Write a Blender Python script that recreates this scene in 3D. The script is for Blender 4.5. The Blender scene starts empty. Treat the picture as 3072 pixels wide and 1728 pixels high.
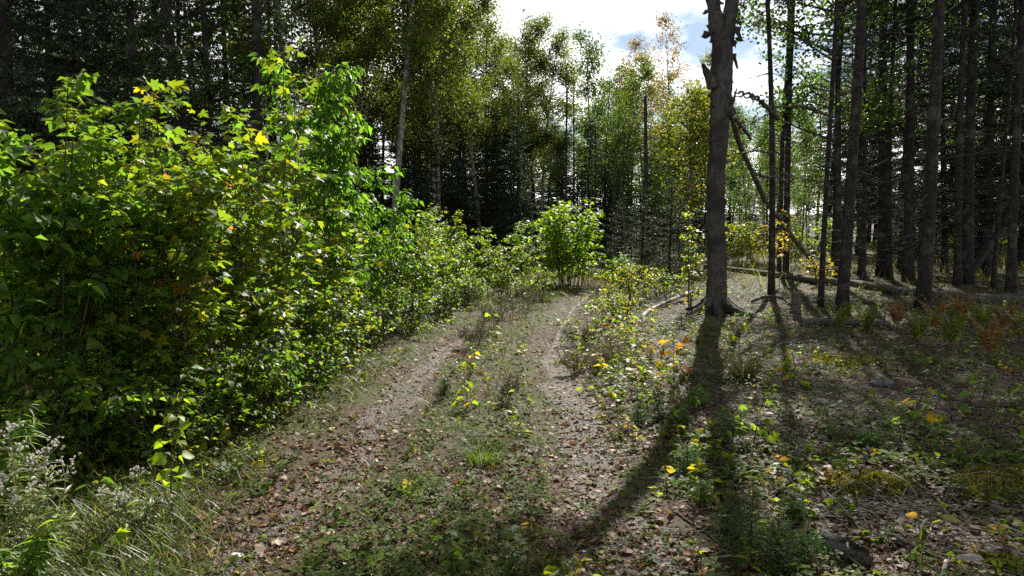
import bpy, math
import numpy as np
from mathutils import Matrix, Vector

# ------------------------------------------------------------------ camera, sky, sun, exposure
scene = bpy.context.scene
PITCH = math.radians(5.7)
FPX = 2250.0                      # focal length in photograph pixels (3072 wide)
CAMZ = 1.5
cam_d = bpy.data.cameras.new('camera')
cam_d.sensor_width = 36.0
cam_d.lens = FPX / 3072.0 * 36.0
cam_d.clip_start = 0.05
cam_d.clip_end = 3000.0
cam = bpy.data.objects.new('camera', cam_d)
scene.collection.objects.link(cam)
cam.location = (0, 0, CAMZ)
cam.rotation_euler = (math.pi / 2 - PITCH, 0, 0)
scene.camera = cam

SUN_AZ = math.radians(16.0)       # clockwise from +Y
SUN_EL = math.radians(37.0)
sun_dir = Vector((math.sin(SUN_AZ) * math.cos(SUN_EL), math.cos(SUN_AZ) * math.cos(SUN_EL), math.sin(SUN_EL)))

world = bpy.data.worlds.new('World')
scene.world = world
world.use_nodes = True
wn, wl = world.node_tree.nodes, world.node_tree.links
wn.clear()
w_out = wn.new('ShaderNodeOutputWorld')
w_bg = wn.new('ShaderNodeBackground')
w_bg.inputs['Strength'].default_value = 0.05
sky = wn.new('ShaderNodeTexSky')
sky.sky_type = 'NISHITA'
sky.sun_disc = False
sky.sun_elevation = SUN_EL
sky.sun_rotation = SUN_AZ
sky.air_density = 1.0
sky.dust_density = 0.25
sky.ozone_density = 1.0
# broken white cloud spread evenly over the whole sky
tc = wn.new('ShaderNodeTexCoord')
sep = wn.new('ShaderNodeSeparateXYZ')
wl.new(tc.outputs['Generated'], sep.inputs[0])
zmax = wn.new('ShaderNodeMath'); zmax.operation = 'MAXIMUM'; zmax.inputs[1].default_value = 0.0
wl.new(sep.outputs['Z'], zmax.inputs[0])
zadd = wn.new('ShaderNodeMath'); zadd.operation = 'ADD'; zadd.inputs[1].default_value = 0.22
wl.new(zmax.outputs[0], zadd.inputs[0])
dx = wn.new('ShaderNodeMath'); dx.operation = 'DIVIDE'
dy = wn.new('ShaderNodeMath'); dy.operation = 'DIVIDE'
wl.new(sep.outputs['X'], dx.inputs[0]); wl.new(zadd.outputs[0], dx.inputs[1])
wl.new(sep.outputs['Y'], dy.inputs[0]); wl.new(zadd.outputs[0], dy.inputs[1])
cmb = wn.new('ShaderNodeCombineXYZ')
wl.new(dx.outputs[0], cmb.inputs['X']); wl.new(dy.outputs[0], cmb.inputs['Y'])
cmb.inputs['Z'].default_value = 5.5
cn = wn.new('ShaderNodeTexNoise')
cn.inputs['Scale'].default_value = 1.5
cn.inputs['Detail'].default_value = 6.0
cn.inputs['Roughness'].default_value = 0.55
wl.new(cmb.outputs[0], cn.inputs['Vector'])
cr = wn.new('ShaderNodeValToRGB')
cr.color_ramp.elements[0].position = 0.40
cr.color_ramp.elements[1].position = 0.53
wl.new(cn.outputs['Fac'], cr.inputs['Fac'])
cm = wn.new('ShaderNodeMix'); cm.data_type = 'RGBA'
bw = wn.new('ShaderNodeRGBToBW'); wl.new(sky.outputs['Color'], bw.inputs[0])
cg = wn.new('ShaderNodeMath'); cg.operation = 'MULTIPLY'; cg.inputs[1].default_value = 2.9
wl.new(bw.outputs[0], cg.inputs[0]); wl.new(cg.outputs[0], cm.inputs['B'])
wl.new(cr.outputs['Color'], cm.inputs['Factor'])
wl.new(sky.outputs['Color'], cm.inputs['A'])
wl.new(cm.outputs['Result'], w_bg.inputs['Color'])
wl.new(w_bg.outputs[0], w_out.inputs['Surface'])

sun_d = bpy.data.lights.new('sun', 'SUN')
sun_d.energy = 5.0
sun_d.angle = math.radians(0.53)
sun_d.color = (1.0, 0.955, 0.87)
sun = bpy.data.objects.new('sun', sun_d)
scene.collection.objects.link(sun)
sun.rotation_euler = (-sun_dir).to_track_quat('-Z', 'Y').to_euler()

scene.view_settings.view_transform = 'Standard'
scene.view_settings.look = 'None'
scene.view_settings.exposure = 1.0
scene.view_settings.gamma = 1.0
scene.render.engine = 'CYCLES'
cy = scene.cycles
cy.max_bounces = 7
cy.diffuse_bounces = 3
cy.glossy_bounces = 2
cy.transmission_bounces = 4
cy.transparent_max_bounces = 4
cy.sample_clamp_indirect = 6.0
cy.caustics_reflective = False
cy.caustics_refractive = False
cy.use_denoising = False

RNG = np.random.default_rng(20231007)

# ------------------------------------------------------------------ picture geometry -> places
CP, SP = math.cos(PITCH), math.sin(PITCH)
def ray(px, py):
    u = (864.0 - py) / FPX
    return np.array([(px - 1536.0) / FPX, CP + u * SP, -SP + u * CP])
def G(px, py, z=0.0):
    d = ray(px, py)
    t = (z - CAMZ) / d[2]
    return np.array([d[0] * t, d[1] * t, z])
def A(px, py, Y):
    d = ray(px, py)
    t = Y / d[1]
    return np.array([d[0] * t, Y, CAMZ + d[2] * t])
def X(px, Y):
    return (px - 1536.0) / FPX * Y * 1.0
def proj(p):
    rel = p - np.array([0, 0, CAMZ])
    dep = rel[:, 1] * CP - rel[:, 2] * SP
    up = rel[:, 1] * SP + rel[:, 2] * CP
    dep = np.maximum(dep, 1e-3)
    return 1536 + FPX * rel[:, 0] / dep, 864 - FPX * up / dep, dep

# ------------------------------------------------------------------ numeric helpers
_nr = np.random.default_rng(5)
_NK = _nr.normal(size=(6, 9, 2)); _NP = _nr.uniform(0, 6.28, size=(6, 9))
def noise2(x, y, scale=1.0, oct=4, seed=0):
    x = np.asarray(x, float) / scale; y = np.asarray(y, float) / scale
    r = 0; amp = 1.0; tot = 0
    for o in range(oct):
        k = _NK[(o + seed) % 6]; ph = _NP[(o + seed * 2) % 6] + seed
        f = 2.0 ** o * 1.7
        s = 0
        for i in range(9):
            s = s + np.sin((k[i, 0] * x + k[i, 1] * y) * f + ph[i])
        r = r + amp * s / 4.0; tot += amp; amp *= 0.5
    return r / tot
def norm(v):
    return v / np.maximum(np.linalg.norm(v, axis=-1, keepdims=True), 1e-9)
def seg_dist(x, y, poly):
    d = np.full(np.shape(x), 1e9)
    for (ax, ay), (bx, by) in zip(poly[:-1], poly[1:]):
        vx, vy = bx - ax, by - ay
        t = np.clip(((x - ax) * vx + (y - ay) * vy) / (vx * vx + vy * vy), 0, 1)
        d = np.minimum(d, np.hypot(x - ax - t * vx, y - ay - t * vy))
    return d
def smooth(a, b, x):
    t = np.clip((x - a) / (b - a), 0, 1)
    return t * t * (3 - 2 * t)

LEFT_RUT = [tuple(G(*p)[:2]) for p in [(470, 1900), (715, 1670), (1010, 1450), (1120, 1290), (1210, 1165), (1335, 1050), (1420, 992), (1530, 930), (1640, 880), (1730, 845), (1790, 822)]]
RIGHT_RUT = [tuple(G(*p)[:2]) for p in [(2060, 1900), (1935, 1717), (1845, 1550), (1790, 1431), (1755, 1300), (1705, 1180), (1662, 1073), (1675, 990), (1722, 918), (1780, 868), (1830, 832), (1860, 815)]]
HEDGE = [(-3.4, 2.2), (-2.55, 3.7), (-2.05, 4.4), (-1.9, 6.2), (-1.85, 7.7), (-1.35, 9.6), (-0.6, 12.0), (0.4, 14.5)]
def dl(x, y): return seg_dist(x, y, LEFT_RUT)
def dr(x, y): return seg_dist(x, y, RIGHT_RUT)
_hy = np.array([p[1] for p in HEDGE]); _hx = np.array([p[0] for p in HEDGE])
def hedge_x(y): return np.interp(y, _hy, _hx)
_ry = np.array([p[1] for p in RIGHT_RUT]); _rx = np.array([p[0] for p in RIGHT_RUT])
def right_x(y): return np.interp(y, _ry, _rx)
MOUNDS = [(2602, 1478, 0.22, 0.075), (3040, 1490, 0.30, 0.11), (2545, 1092, 0.34, 0.04), (2985, 1712, 0.13, 0.03), (3010, 1600, 0.18, 0.05)]
MOUNDS = [(G(a, b)[0], G(a, b)[1], r, h) for a, b, r, h in MOUNDS]
def Hh(x, y):
    x = np.asarray(x, float); y = np.asarray(y, float)
    h = 0.035 * noise2(x, y, 2.6, 3, 1) + 0.012 * noise2(x, y, 0.5, 2, 2)
    h = h - 0.035 * np.exp(-(dl(x, y) / 0.3) ** 2) - 0.035 * np.exp(-(dr(x, y) / 0.3) ** 2)
    rf = smooth(0.4, 1.6, x - right_x(y))
    h = h + rf * (0.05 + 0.05 * noise2(x, y, 1.1, 3, 3))
    far = smooth(20, 80, np.hypot(x, y))
    return h * (1 - 0.6 * far)
def onground(px, py):
    p = G(px, py); p[2] = float(Hh(p[0], p[1])); return p
def place(px, Y):
    x = X(px, Y); return np.array([x, Y, float(Hh(x, Y))])

class MB:
    def __init__(s):
        s.v = []; s.f = []; s.t = []; s.m = []; s.n = 0
    def add(s, v, f, tint=None, mi=0):
        v = np.asarray(v, float).reshape(-1, 3); f = np.asarray(f, np.int64).reshape(-1, 3)
        if len(f) == 0: return
        s.v.append(v); s.f.append(f + s.n); s.n += len(v)
        if tint is None: tint = np.full((len(v), 3), 0.5)
        tint = np.asarray(tint, float)
        if tint.ndim == 1: tint = np.tile(tint, (len(v), 1))
        s.t.append(tint); s.m.append(np.full(len(f), mi, np.int32))
    def mesh(s, name, mats, smooth_=True):
        me = bpy.data.meshes.new(name)
        v = np.concatenate(s.v).astype(np.float32); f = np.concatenate(s.f).astype(np.int32)
        n = len(f)
        me.vertices.add(len(v)); me.loops.add(3 * n); me.polygons.add(n)
        me.vertices.foreach_set('co', v.ravel())
        me.loops.foreach_set('vertex_index', f.ravel())
        me.polygons.foreach_set('loop_start', np.arange(0, 3 * n, 3, dtype=np.int32))
        me.polygons.foreach_set('material_index', np.concatenate(s.m))
        me.polygons.foreach_set('use_smooth', np.full(n, smooth_, dtype=bool))
        a = me.color_attributes.new('tint', 'FLOAT_COLOR', 'POINT')
        t = np.concatenate(s.t).astype(np.float32)
        a.data.foreach_set('color', np.concatenate([t, np.ones((len(t), 1), np.float32)], 1).ravel())
        for m in (mats if isinstance(mats, (list, tuple)) else [mats]): me.materials.append(m)
        me.update(calc_edges=True)
        return me

def link(name, data, parent=None, loc=(0, 0, 0), rot=None, scale=None, mat=None):
    o = bpy.data.objects.new(name, data)
    if name in ('dead_branches', 'crown', 'foliage', 'twigs', 'needles', 'flowers') and parent is not None: o['kind'] = 'stuff'
    scene.collection.objects.link(o)
    if parent is not None: o.parent = parent
    if mat is not None: o.matrix_basis = mat
    else:
        o.location = loc
        if rot is not None: o.rotation_euler = rot
        if scale is not None: o.scale = scale if hasattr(scale, '__len__') else (scale,) * 3
    return o
def tag(o, label, cat, group=None):
    o['label'] = label; o['category'] = cat
    if group: o['group'] = group
    return o
def kind(o, k, label=None):
    o['kind'] = k
    if label: o['label'] = label
    return o
def thing(name, label, cat, loc, group=None, rot=None, scale=None):
    o = link(name, None, None, loc, rot, scale)
    o.empty_display_size = 0.1
    return tag(o, label, cat, group)

# ------------------------------------------------------------------ shapes
def frames(P):
    T = np.gradient(P, axis=0); T = norm(T)
    ref = np.array([1.0, 0.13, 0.07]) if abs(T[:, 0]).mean() < 0.8 else np.array([0.0, 1, 0.1])
    B = norm(np.cross(T, ref)); N = np.cross(B, T)
    return T, N, B
def tube(mb, P, R, sides=8, tint=None, mi=0, rough=0.0, rng=None, lobes=None, cap=True):
    P = np.asarray(P, float); R = np.asarray(R, float) * np.ones(len(P)); n = len(P)
    T, N, B = frames(P)
    a = np.linspace(0, 2 * np.pi, sides, endpoint=False)
    rr = R[:, None] * np.ones(sides)[None]
    if rough and rng is not None:
        rr = rr * (1 + rough * rng.normal(size=(n, sides)) * 0.6 + rough * noise2(np.arange(n)[:, None] * .6, a[None] * 1.0, 1.0, 2, int(rng.integers(5))))
    if lobes is not None:
        rr = rr * lobes(np.arange(n)[:, None] / (n - 1), a[None])
    V = P[:, None] + rr[..., None] * (np.cos(a)[None, :, None] * N[:, None] + np.sin(a)[None, :, None] * B[:, None])
    V = V.reshape(-1, 3)
    i = np.arange(n - 1)[:, None] * sides; j = np.arange(sides)[None]; j2 = (j + 1) % sides
    f = np.concatenate([np.stack([i + j, i + j2, i + sides + j2], -1).reshape(-1, 3), np.stack([i + j, i + sides + j2, i + sides + j], -1).reshape(-1, 3)])
    if cap:
        k = len(V); V = np.concatenate([V, P[-1:], P[:1]])
        jj = np.arange(sides); e = (n - 1) * sides
        f = np.concatenate([f, np.stack([e + jj, e + (jj + 1) % sides, np.full(sides, k)], -1), np.stack([(jj + 1) % sides, jj, np.full(sides, k + 1)], -1)])
    mb.add(V, f, tint, mi)
def prisms(mb, p0, p1, r0, r1, tint=None, mi=0):
    """many straight tapered three-sided twigs"""
    p0 = np.asarray(p0, float); p1 = np.asarray(p1, float); n = len(p0)
    if n == 0: return
    T = norm(p1 - p0); ref = np.where(np.abs(T[:, 2:3]) < 0.9, np.array([[0, 0, 1.0]]), np.array([[1.0, 0, 0]]))
    B = norm(np.cross(T, ref)); N = np.cross(B, T)
    r0 = np.broadcast_to(r0, n)[:, None]; r1 = np.broadcast_to(r1, n)[:, None]
    V = []
    for (p, r) in ((p0, r0), (p1, r1)):
        for k in range(3):
            a = 2.0944 * k
            V.append(p + r * (math.cos(a) * N + math.sin(a) * B))
    V = np.stack(V, 1)
    F = np.array([[0, 1, 4], [0, 4, 3], [1, 2, 5], [1, 5, 4], [2, 0, 3], [2, 3, 5]])
    f = (np.arange(n)[:, None, None] * 6 + F[None]).reshape(-1, 3)
    t = None
    if tint is not None:
        tint = np.asarray(tint, float)
        t = np.repeat(tint, 6, 0) if tint.ndim == 2 else tint
    mb.add(V.reshape(-1, 3), f, t, mi)
def bez(p0, p1, p2, n):
    t = np.linspace(0, 1, n)[:, None]
    return (1 - t) ** 2 * np.asarray(p0, float) + 2 * t * (1 - t) * np.asarray(p1, float) + t * t * np.asarray(p2, float)
def polyline(pts, n):
    pts = np.asarray(pts, float)
    s = np.concatenate([[0], np.cumsum(np.linalg.norm(np.diff(pts, axis=0), axis=1))])
    u = np.linspace(0, s[-1], n)
    out = np.stack([np.interp(u, s, pts[:, k]) for k in range(3)], 1)
    for _ in range(2): out[1:-1] = 0.25 * out[:-2] + 0.5 * out[1:-1] + 0.25 * out[2:]
    return out

# ---- leaf templates: x along the leaf, y across, z up
def t_ovate(w=0.34, fold=0.18, droop=0.22, tip=1.0):
    xs = np.array([0, .22, .5, .78, 1.0]); mid = np.stack([xs, 0 * xs, 0 * xs], 1)
    sx = np.array([.16, .42, .72]); sy = np.array([.8, 1.0, .55]) * w
    L = np.stack([sx, sy, sy * fold * 2], 1); Rr = np.stack([sx, -sy, sy * fold * 2], 1)
    v = np.concatenate([mid, L, Rr]); v[:, 2] -= droop * v[:, 0] ** 2
    f = [[0, 1, 5], [1, 6, 5], [1, 2, 6], [2, 7, 6], [2, 3, 7], [3, 4, 7], [0, 8, 1], [1, 8, 9], [1, 9, 2], [2, 9, 10], [2, 10, 3], [3, 10, 4]]
    return v, np.array(f)
def t_maple(fold=0.12, droop=0.25, seed=0):
    r = np.random.default_rng(seed)
    ang = np.array([-168, -120, -95, -72, -55, -40, -28, -14, -7, 0, 7, 14, 28, 40, 55, 72, 95, 120, 168.])
    rad = np.array([.18, .34, .50, .36, .66, .74, .48, .72, .80, 1.0, .80, .72, .48, .74, .66, .36, .50, .34, .18]) * 0.62
    rad = rad * (1 + 0.06 * r.normal(size=len(rad)))
    a = np.radians(ang)
    v = np.stack([rad * np.cos(a) + .36, rad * np.sin(a) * 1.12, 0 * a], 1)
    v = np.concatenate([[[0.36, 0, 0.0]], v])
    v[:, 2] = fold * np.abs(v[:, 1]) * 1.4 - droop * (np.hypot(v[:, 0] - .3, v[:, 1])) ** 2 + 0.03 * r.normal(size=len(v))
    n = len(ang)
    f = [[0, i, i + 1] for i in range(1, n)] + [[0, n, 1]]
    return v, np.array(f)
def t_diamond(w=0.4, fold=0.2, droop=0.15):
    v = np.array([[0, 0, 0], [.45, w, fold * w], [1, 0, -droop], [.45, -w, fold * w]])
    return v, np.array([[0, 2, 1], [0, 3, 2]])
def t_lance(w=0.17):
    return t_ovate(w, 0.25, 0.3)
def t_curl(w=0.36, curl=0.35, seed=0):
    v, f = t_ovate(w, 0.0, 0.0); r = np.random.default_rng(seed)
    v[:, 2] = curl * (v[:, 1] ** 2 * 3 + (v[:, 0] - .5) ** 2 * .8) + 0.05 * r.normal(size=len(v))
    return v, f
def t_trifol(w=0.42):
    V = []; F = []
    for k, a in enumerate((0, 2.1, -2.1)):
        v = np.array([[.06, 0, 0], [.34, w * .55, .06], [.62, w * .45, .05], [.72, 0, .0], [.62, -w * .45, .05], [.34, -w * .55, .06]])
        c, s = math.cos(a), math.sin(a)
        V.append(np.stack([v[:, 0] * c - v[:, 1] * s, v[:, 0] * s + v[:, 1] * c, v[:, 2] - .05 * v[:, 0]], 1))
        F.append(np.array([[0, 3, 1], [1, 3, 2], [0, 5, 3], [5, 4, 3]]) + 6 * k)
    return np.concatenate(V), np.concatenate(F)
def t_blade(bend=0.5, w=0.02):
    v = np.array([[0, -w, 0], [0, w, 0], [.5, -w * .8, -bend * .18], [.5, w * .8, -bend * .18], [1, 0, -bend * .62]])
    return v, np.array([[0, 2, 1], [1, 2, 3], [2, 4, 3]])
def t_needle(w=0.09):
    v = np.array([[0, -w * .5, 0], [0, w * .5, 0], [.55, w * .5, .02], [1, 0, 0], [.55, -w * .5, .02]])
    return v, np.array([[0, 2, 1], [0, 4, 2], [4, 3, 2]])
def t_needle1(w=0.12):
    v = np.array([[0, -w * .5, 0], [0, w * .5, 0], [1, 0, 0]])
    return v, np.array([[0, 2, 1]])

def basis(ax, nr):
    ax = norm(ax); ay = norm(np.cross(nr, ax)); nz = np.cross(ax, ay)
    return ax, ay, nz
def scatter(mb, tmpl, pos, ax, nr, sc, tint, mi=0):
    v, f = tmpl; n = len(pos)
    if n == 0: return
    ax, ay, nz = basis(ax, nr)
    sc = np.broadcast_to(sc, n)[:, None, None]
    V = pos[:, None] + sc * (v[None, :, 0:1] * ax[:, None] + v[None, :, 1:2] * ay[:, None] + v[None, :, 2:3] * nz[:, None])
    F = (np.arange(n)[:, None, None] * len(v) + f[None]).reshape(-1, 3)
    tint = np.asarray(tint, float)
    t = np.repeat(tint, len(v), 0) if tint.ndim == 2 else tint
    mb.add(V.reshape(-1, 3), F, t, mi)

# ------------------------------------------------------------------ materials
def newmat(name):
    m = bpy.data.materials.new(name); m.use_nodes = True
    nt = m.node_tree; nt.nodes.clear()
    return m, nt.nodes, nt.links
def N(nodes, t, **kw):
    n = nodes.new(t)
    for k, v in kw.items(): setattr(n, k, v)
    return n
def mixc(nodes, links, fac, a, b):
    m = N(nodes, 'ShaderNodeMix', data_type='RGBA')
    for s, val in (('Factor', fac), ('A', a), ('B', b)):
        if isinstance(val, (int, float)): m.inputs[s].default_value = val
        elif isinstance(val, tuple): m.inputs[s].default_value = (*val, 1)
        else: links.new(val, m.inputs[s])
    return m.outputs['Result']
def ramp(nodes, links, src, p0, p1, c0=(0, 0, 0), c1=(1, 1, 1)):
    r = N(nodes, 'ShaderNodeValToRGB')
    r.color_ramp.elements[0].position = p0; r.color_ramp.elements[1].position = p1
    r.color_ramp.elements[0].color = (*c0, 1); r.color_ramp.elements[1].color = (*c1, 1)
    links.new(src, r.inputs['Fac']); return r.outputs['Color']
def leafmat(name, tr=(2.9, 2.6, 1.1), fac=0.5, rough=0.42, spec=0.5, blotch=0.25):
    m, n, l = newmat(name)
    out = N(n, 'ShaderNodeOutputMaterial')
    at = N(n, 'ShaderNodeAttribute', attribute_name='tint')
    tcn = N(n, 'ShaderNodeTexCoord')
    nz = N(n, 'ShaderNodeTexNoise'); nz.inputs['Scale'].default_value = 28.0; nz.inputs['Detail'].default_value = 3
    l.new(tcn.outputs['Object'], nz.inputs['Vector'])
    hs = N(n, 'ShaderNodeHueSaturation')
    mr = N(n, 'ShaderNodeMapRange'); mr.inputs['To Min'].default_value = 1 - blotch; mr.inputs['To Max'].default_value = 1 + blotch
    l.new(nz.outputs['Fac'], mr.inputs['Value']); l.new(mr.outputs[0], hs.inputs['Value'])
    l.new(at.outputs['Color'], hs.inputs['Color'])
    p = N(n, 'ShaderNodeBsdfPrincipled'); p.inputs['Roughness'].default_value = rough; p.inputs['Specular IOR Level'].default_value = spec
    l.new(hs.outputs['Color'], p.inputs['Base Color'])
    vm = N(n, 'ShaderNodeVectorMath', operation='MULTIPLY'); vm.inputs[1].default_value = tr
    l.new(hs.outputs['Color'], vm.inputs[0])
    t = N(n, 'ShaderNodeBsdfTranslucent'); l.new(vm.outputs[0], t.inputs['Color'])
    mx = N(n, 'ShaderNodeMixShader'); mx.inputs[0].default_value = fac
    l.new(p.outputs[0], mx.inputs[1]); l.new(t.outputs[0], mx.inputs[2])
    l.new(mx.outputs[0], out.inputs['Surface'])
    return m
M_LEAF = leafmat('broad_leaf', tr=(3.3, 3.1, 1.15), fac=.52, rough=.46, spec=.26)
M_LEAF_FAR = leafmat('tree_leaf', tr=(2.45, 2.2, 1.2), fac=0.5, rough=0.5, spec=0.4)
M_LITTER = leafmat('dry_leaf', tr=(1.3, 1.2, 1.0), fac=0.22, rough=0.6, spec=0.2)
M_CREEP = leafmat('creeping_leaf', tr=(2.2, 2.1, 1.2), fac=0.42, rough=0.55, spec=0.10)
M_GRASS = leafmat('grass_blade', tr=(2.2, 2.1, 1.2), fac=0.42, rough=0.45)
M_NEEDLE = leafmat('conifer_needle', tr=(1.8, 1.8, 1.0), fac=0.22, rough=0.5, spec=0.4)

def barkmat(name, c1, c2, lichen, scale=(1, 1, 1), vor=40.0, bump=0.6, lich=0.5, birch=False):
    m, n, l = newmat(name)
    out = N(n, 'ShaderNodeOutputMaterial'); p = N(n, 'ShaderNodeBsdfPrincipled'); p.inputs['Roughness'].default_value = 0.85
    p.inputs['Specular IOR Level'].default_value = 0.25
    tcn = N(n, 'ShaderNodeTexCoord'); mp = N(n, 'ShaderNodeMapping'); mp.inputs['Scale'].default_value = scale
    l.new(tcn.outputs['Object'], mp.inputs['Vector'])
    v = N(n, 'ShaderNodeTexVoronoi', feature='DISTANCE_TO_EDGE'); v.inputs['Scale'].default_value = vor
    nz0 = N(n, 'ShaderNodeTexNoise'); nz0.inputs['Scale'].default_value = 9; nz0.inputs['Detail'].default_value = 3
    l.new(mp.outputs[0], nz0.inputs['Vector'])
    wv = N(n, 'ShaderNodeVectorMath', operation='MULTIPLY_ADD'); wv.inputs[1].default_value = (.12, .12, .12)
    l.new(nz0.outputs['Color'], wv.inputs[0]); l.new(mp.outputs[0], wv.inputs[2])
    l.new(wv.outputs[0], v.inputs['Vector'])
    nz = N(n, 'ShaderNodeTexNoise'); nz.inputs['Scale'].default_value = 14; nz.inputs['Detail'].default_value = 8; nz.inputs['Roughness'].default_value = .65
    l.new(mp.outputs[0], nz.inputs['Vector'])
    base = mixc(n, l, ramp(n, l, nz.outputs['Fac'], .35, .65), c1, c2)
    crack = ramp(n, l, v.outputs['Distance'], 0.0, 0.16)
    if not birch: base = mixc(n, l, crack, tuple(x * .35 for x in c1), base)
    nl = N(n, 'ShaderNodeTexNoise'); nl.inputs['Scale'].default_value = 5.5; nl.inputs['Detail'].default_value = 6
    l.new(tcn.outputs['Object'], nl.inputs['Vector'])
    lf = ramp(n, l, nl.outputs['Fac'], .53, .66)
    ml = N(n, 'ShaderNodeMath', operation='MULTIPLY'); ml.inputs[1].default_value = lich; l.new(lf, ml.inputs[0])
    base = mixc(n, l, ml.outputs[0], base, lichen)
    hsrc = mixc(n, l, 0.5, crack, nz.outputs['Color'])
    if birch:
        mb2 = N(n, 'ShaderNodeMapping'); mb2.inputs['Scale'].default_value = (4, 4, 55)
        l.new(tcn.outputs['Object'], mb2.inputs['Vector'])
        lb = N(n, 'ShaderNodeTexNoise'); lb.inputs['Scale'].default_value = 1.6; lb.inputs['Detail'].default_value = 5
        l.new(mb2.outputs[0], lb.inputs['Vector'])
        lines = ramp(n, l, lb.outputs['Fac'], .56, .66)
        base = mixc(n, l, lines, base, (.035, .03, .028))
        big = N(n, 'ShaderNodeTexNoise'); big.inputs['Scale'].default_value = 2.2; big.inputs['Detail'].default_value = 4
        l.new(tcn.outputs['Object'], big.inputs['Vector'])
        base = mixc(n, l, ramp(n, l, big.outputs['Fac'], .50, .60), base, (.035, .029, .026))
        hsrc = mixc(n, l, 0.5, lb.outputs['Color'], nz.outputs['Color'])
    l.new(base, p.inputs['Base Color'])
    b = N(n, 'ShaderNodeBump'); b.inputs['Strength'].default_value = min(1, bump); b.inputs['Distance'].default_value = 0.03 if birch else 0.014
    l.new(hsrc, b.inputs['Height']); l.new(b.outputs[0], p.inputs['Normal'])
    l.new(p.outputs[0], out.inputs['Surface'])
    return m
M_SPRUCE = barkmat('spruce_bark', (.030, .025, .022), (.070, .060, .053), (.14, .15, .125), (1, 1, .6), 42, 1.0, .5)
M_ASPEN = barkmat('aspen_bark', (.26, .25, .21), (.44, .42, .36), (.10, .09, .07), (1, 1, .5), 10, .3, .5)
M_BIRCH = barkmat('birch_bark', (.036, .032, .029), (.11, .10, .09), (.10, .112, .085), (2, 2, .5), 9, .8, .4, birch=True)
M_WHITEBIRCH = barkmat('white_birch_bark', (.50, .46, .41), (.66, .62, .56), (.20, .18, .15), (1, 1, 3), 12, .4, .25, birch=True)
M_DEAD = barkmat('weathered_wood', (.10, .085, .072), (.21, .185, .16), (.12, .14, .09), (1, 1, 1), 55, .6, .5)
M_DEADDARK = barkmat('dead_twig', (.055, .045, .04), (.11, .095, .085), (.17, .19, .15), (1, 1, .5), 40, .4, .4)
M_STEM = barkmat('stem', (.05, .04, .025), (.10, .075, .045), (.1, .1, .06), (1, 1, .5), 30, .3, .2)

def groundmat():
    m, n, l = newmat('forest_soil')
    out = N(n, 'ShaderNodeOutputMaterial'); p = N(n, 'ShaderNodeBsdfPrincipled'); p.inputs['Roughness'].default_value = 0.9
    p.inputs['Specular IOR Level'].default_value = 0.2
    tcn = N(n, 'ShaderNodeTexCoord')
    def nz(s, d=6, r=.6):
        k = N(n, 'ShaderNodeTexNoise'); k.inputs['Scale'].default_value = s; k.inputs['Detail'].default_value = d; k.inputs['Roughness'].default_value = r
        l.new(tcn.outputs['Object'], k.inputs['Vector']); return k.outputs['Fac']
    a, b, c = nz(1.3), nz(9), nz(60, 4)
    base = mixc(n, l, ramp(n, l, b, .3, .7), (.026, .016, .010), (.085, .053, .034))
    base = mixc(n, l, ramp(n, l, c, .48, .72), base, (.14, .095, .065))
    base = mixc(n, l, ramp(n, l, a, .47, .60), base, mixc(n, l, ramp(n, l, c, .3, .7), (.035, .05, .012), (.075, .085, .022)))
    l.new(base, p.inputs['Base Color'])
    bp = N(n, 'ShaderNodeBump'); bp.inputs['Strength'].default_value = .9; bp.inputs['Distance'].default_value = .02
    l.new(mixc(n, l, .5, b, c), bp.inputs['Height']); l.new(bp.outputs[0], p.inputs['Normal'])
    l.new(p.outputs[0], out.inputs['Surface']); return m
def gravelmat():
    m, n, l = newmat('gravel_track')
    out = N(n, 'ShaderNodeOutputMaterial'); p = N(n, 'ShaderNodeBsdfPrincipled'); p.inputs['Roughness'].default_value = 0.75
    p.inputs['Specular IOR Level'].default_value = 0.35
    tcn = N(n, 'ShaderNodeTexCoord')
    v = N(n, 'ShaderNodeTexVoronoi'); v.inputs['Scale'].default_value = 75; l.new(tcn.outputs['Object'], v.inputs['Vector'])
    k = N(n, 'ShaderNodeTexNoise'); k.inputs['Scale'].default_value = 3.0; k.inputs['Detail'].default_value = 8; l.new(tcn.outputs['Object'], k.inputs['Vector'])
    k2 = N(n, 'ShaderNodeTexNoise'); k2.inputs['Scale'].default_value = 40; k2.inputs['Detail'].default_value = 4; l.new(tcn.outputs['Object'], k2.inputs['Vector'])
    sep_ = N(n, 'ShaderNodeSeparateColor'); l.new(v.outputs['Color'], sep_.inputs[0])
    base = mixc(n, l, sep_.outputs[0], (.030, .022, .018), (.105, .082, .068))
    base = mixc(n, l, ramp(n, l, k.outputs['Fac'], .40, .56), base, mixc(n, l, ramp(n, l, k2.outputs['Fac'], .35, .65), (.04, .025, .016), (.13, .088, .06)))
    l.new(base, p.inputs['Base Color'])
    bp = N(n, 'ShaderNodeBump'); bp.inputs['Strength'].default_value = 1.0; bp.inputs['Distance'].default_value = .01
    inv = N(n, 'ShaderNodeMath', operation='SUBTRACT'); inv.inputs[0].default_value = 1.0; l.new(v.outputs['Distance'], inv.inputs[1])
    l.new(inv.outputs[0], bp.inputs['Height']); l.new(bp.outputs[0], p.inputs['Normal'])
    l.new(p.outputs[0], out.inputs['Surface']); return m
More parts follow.
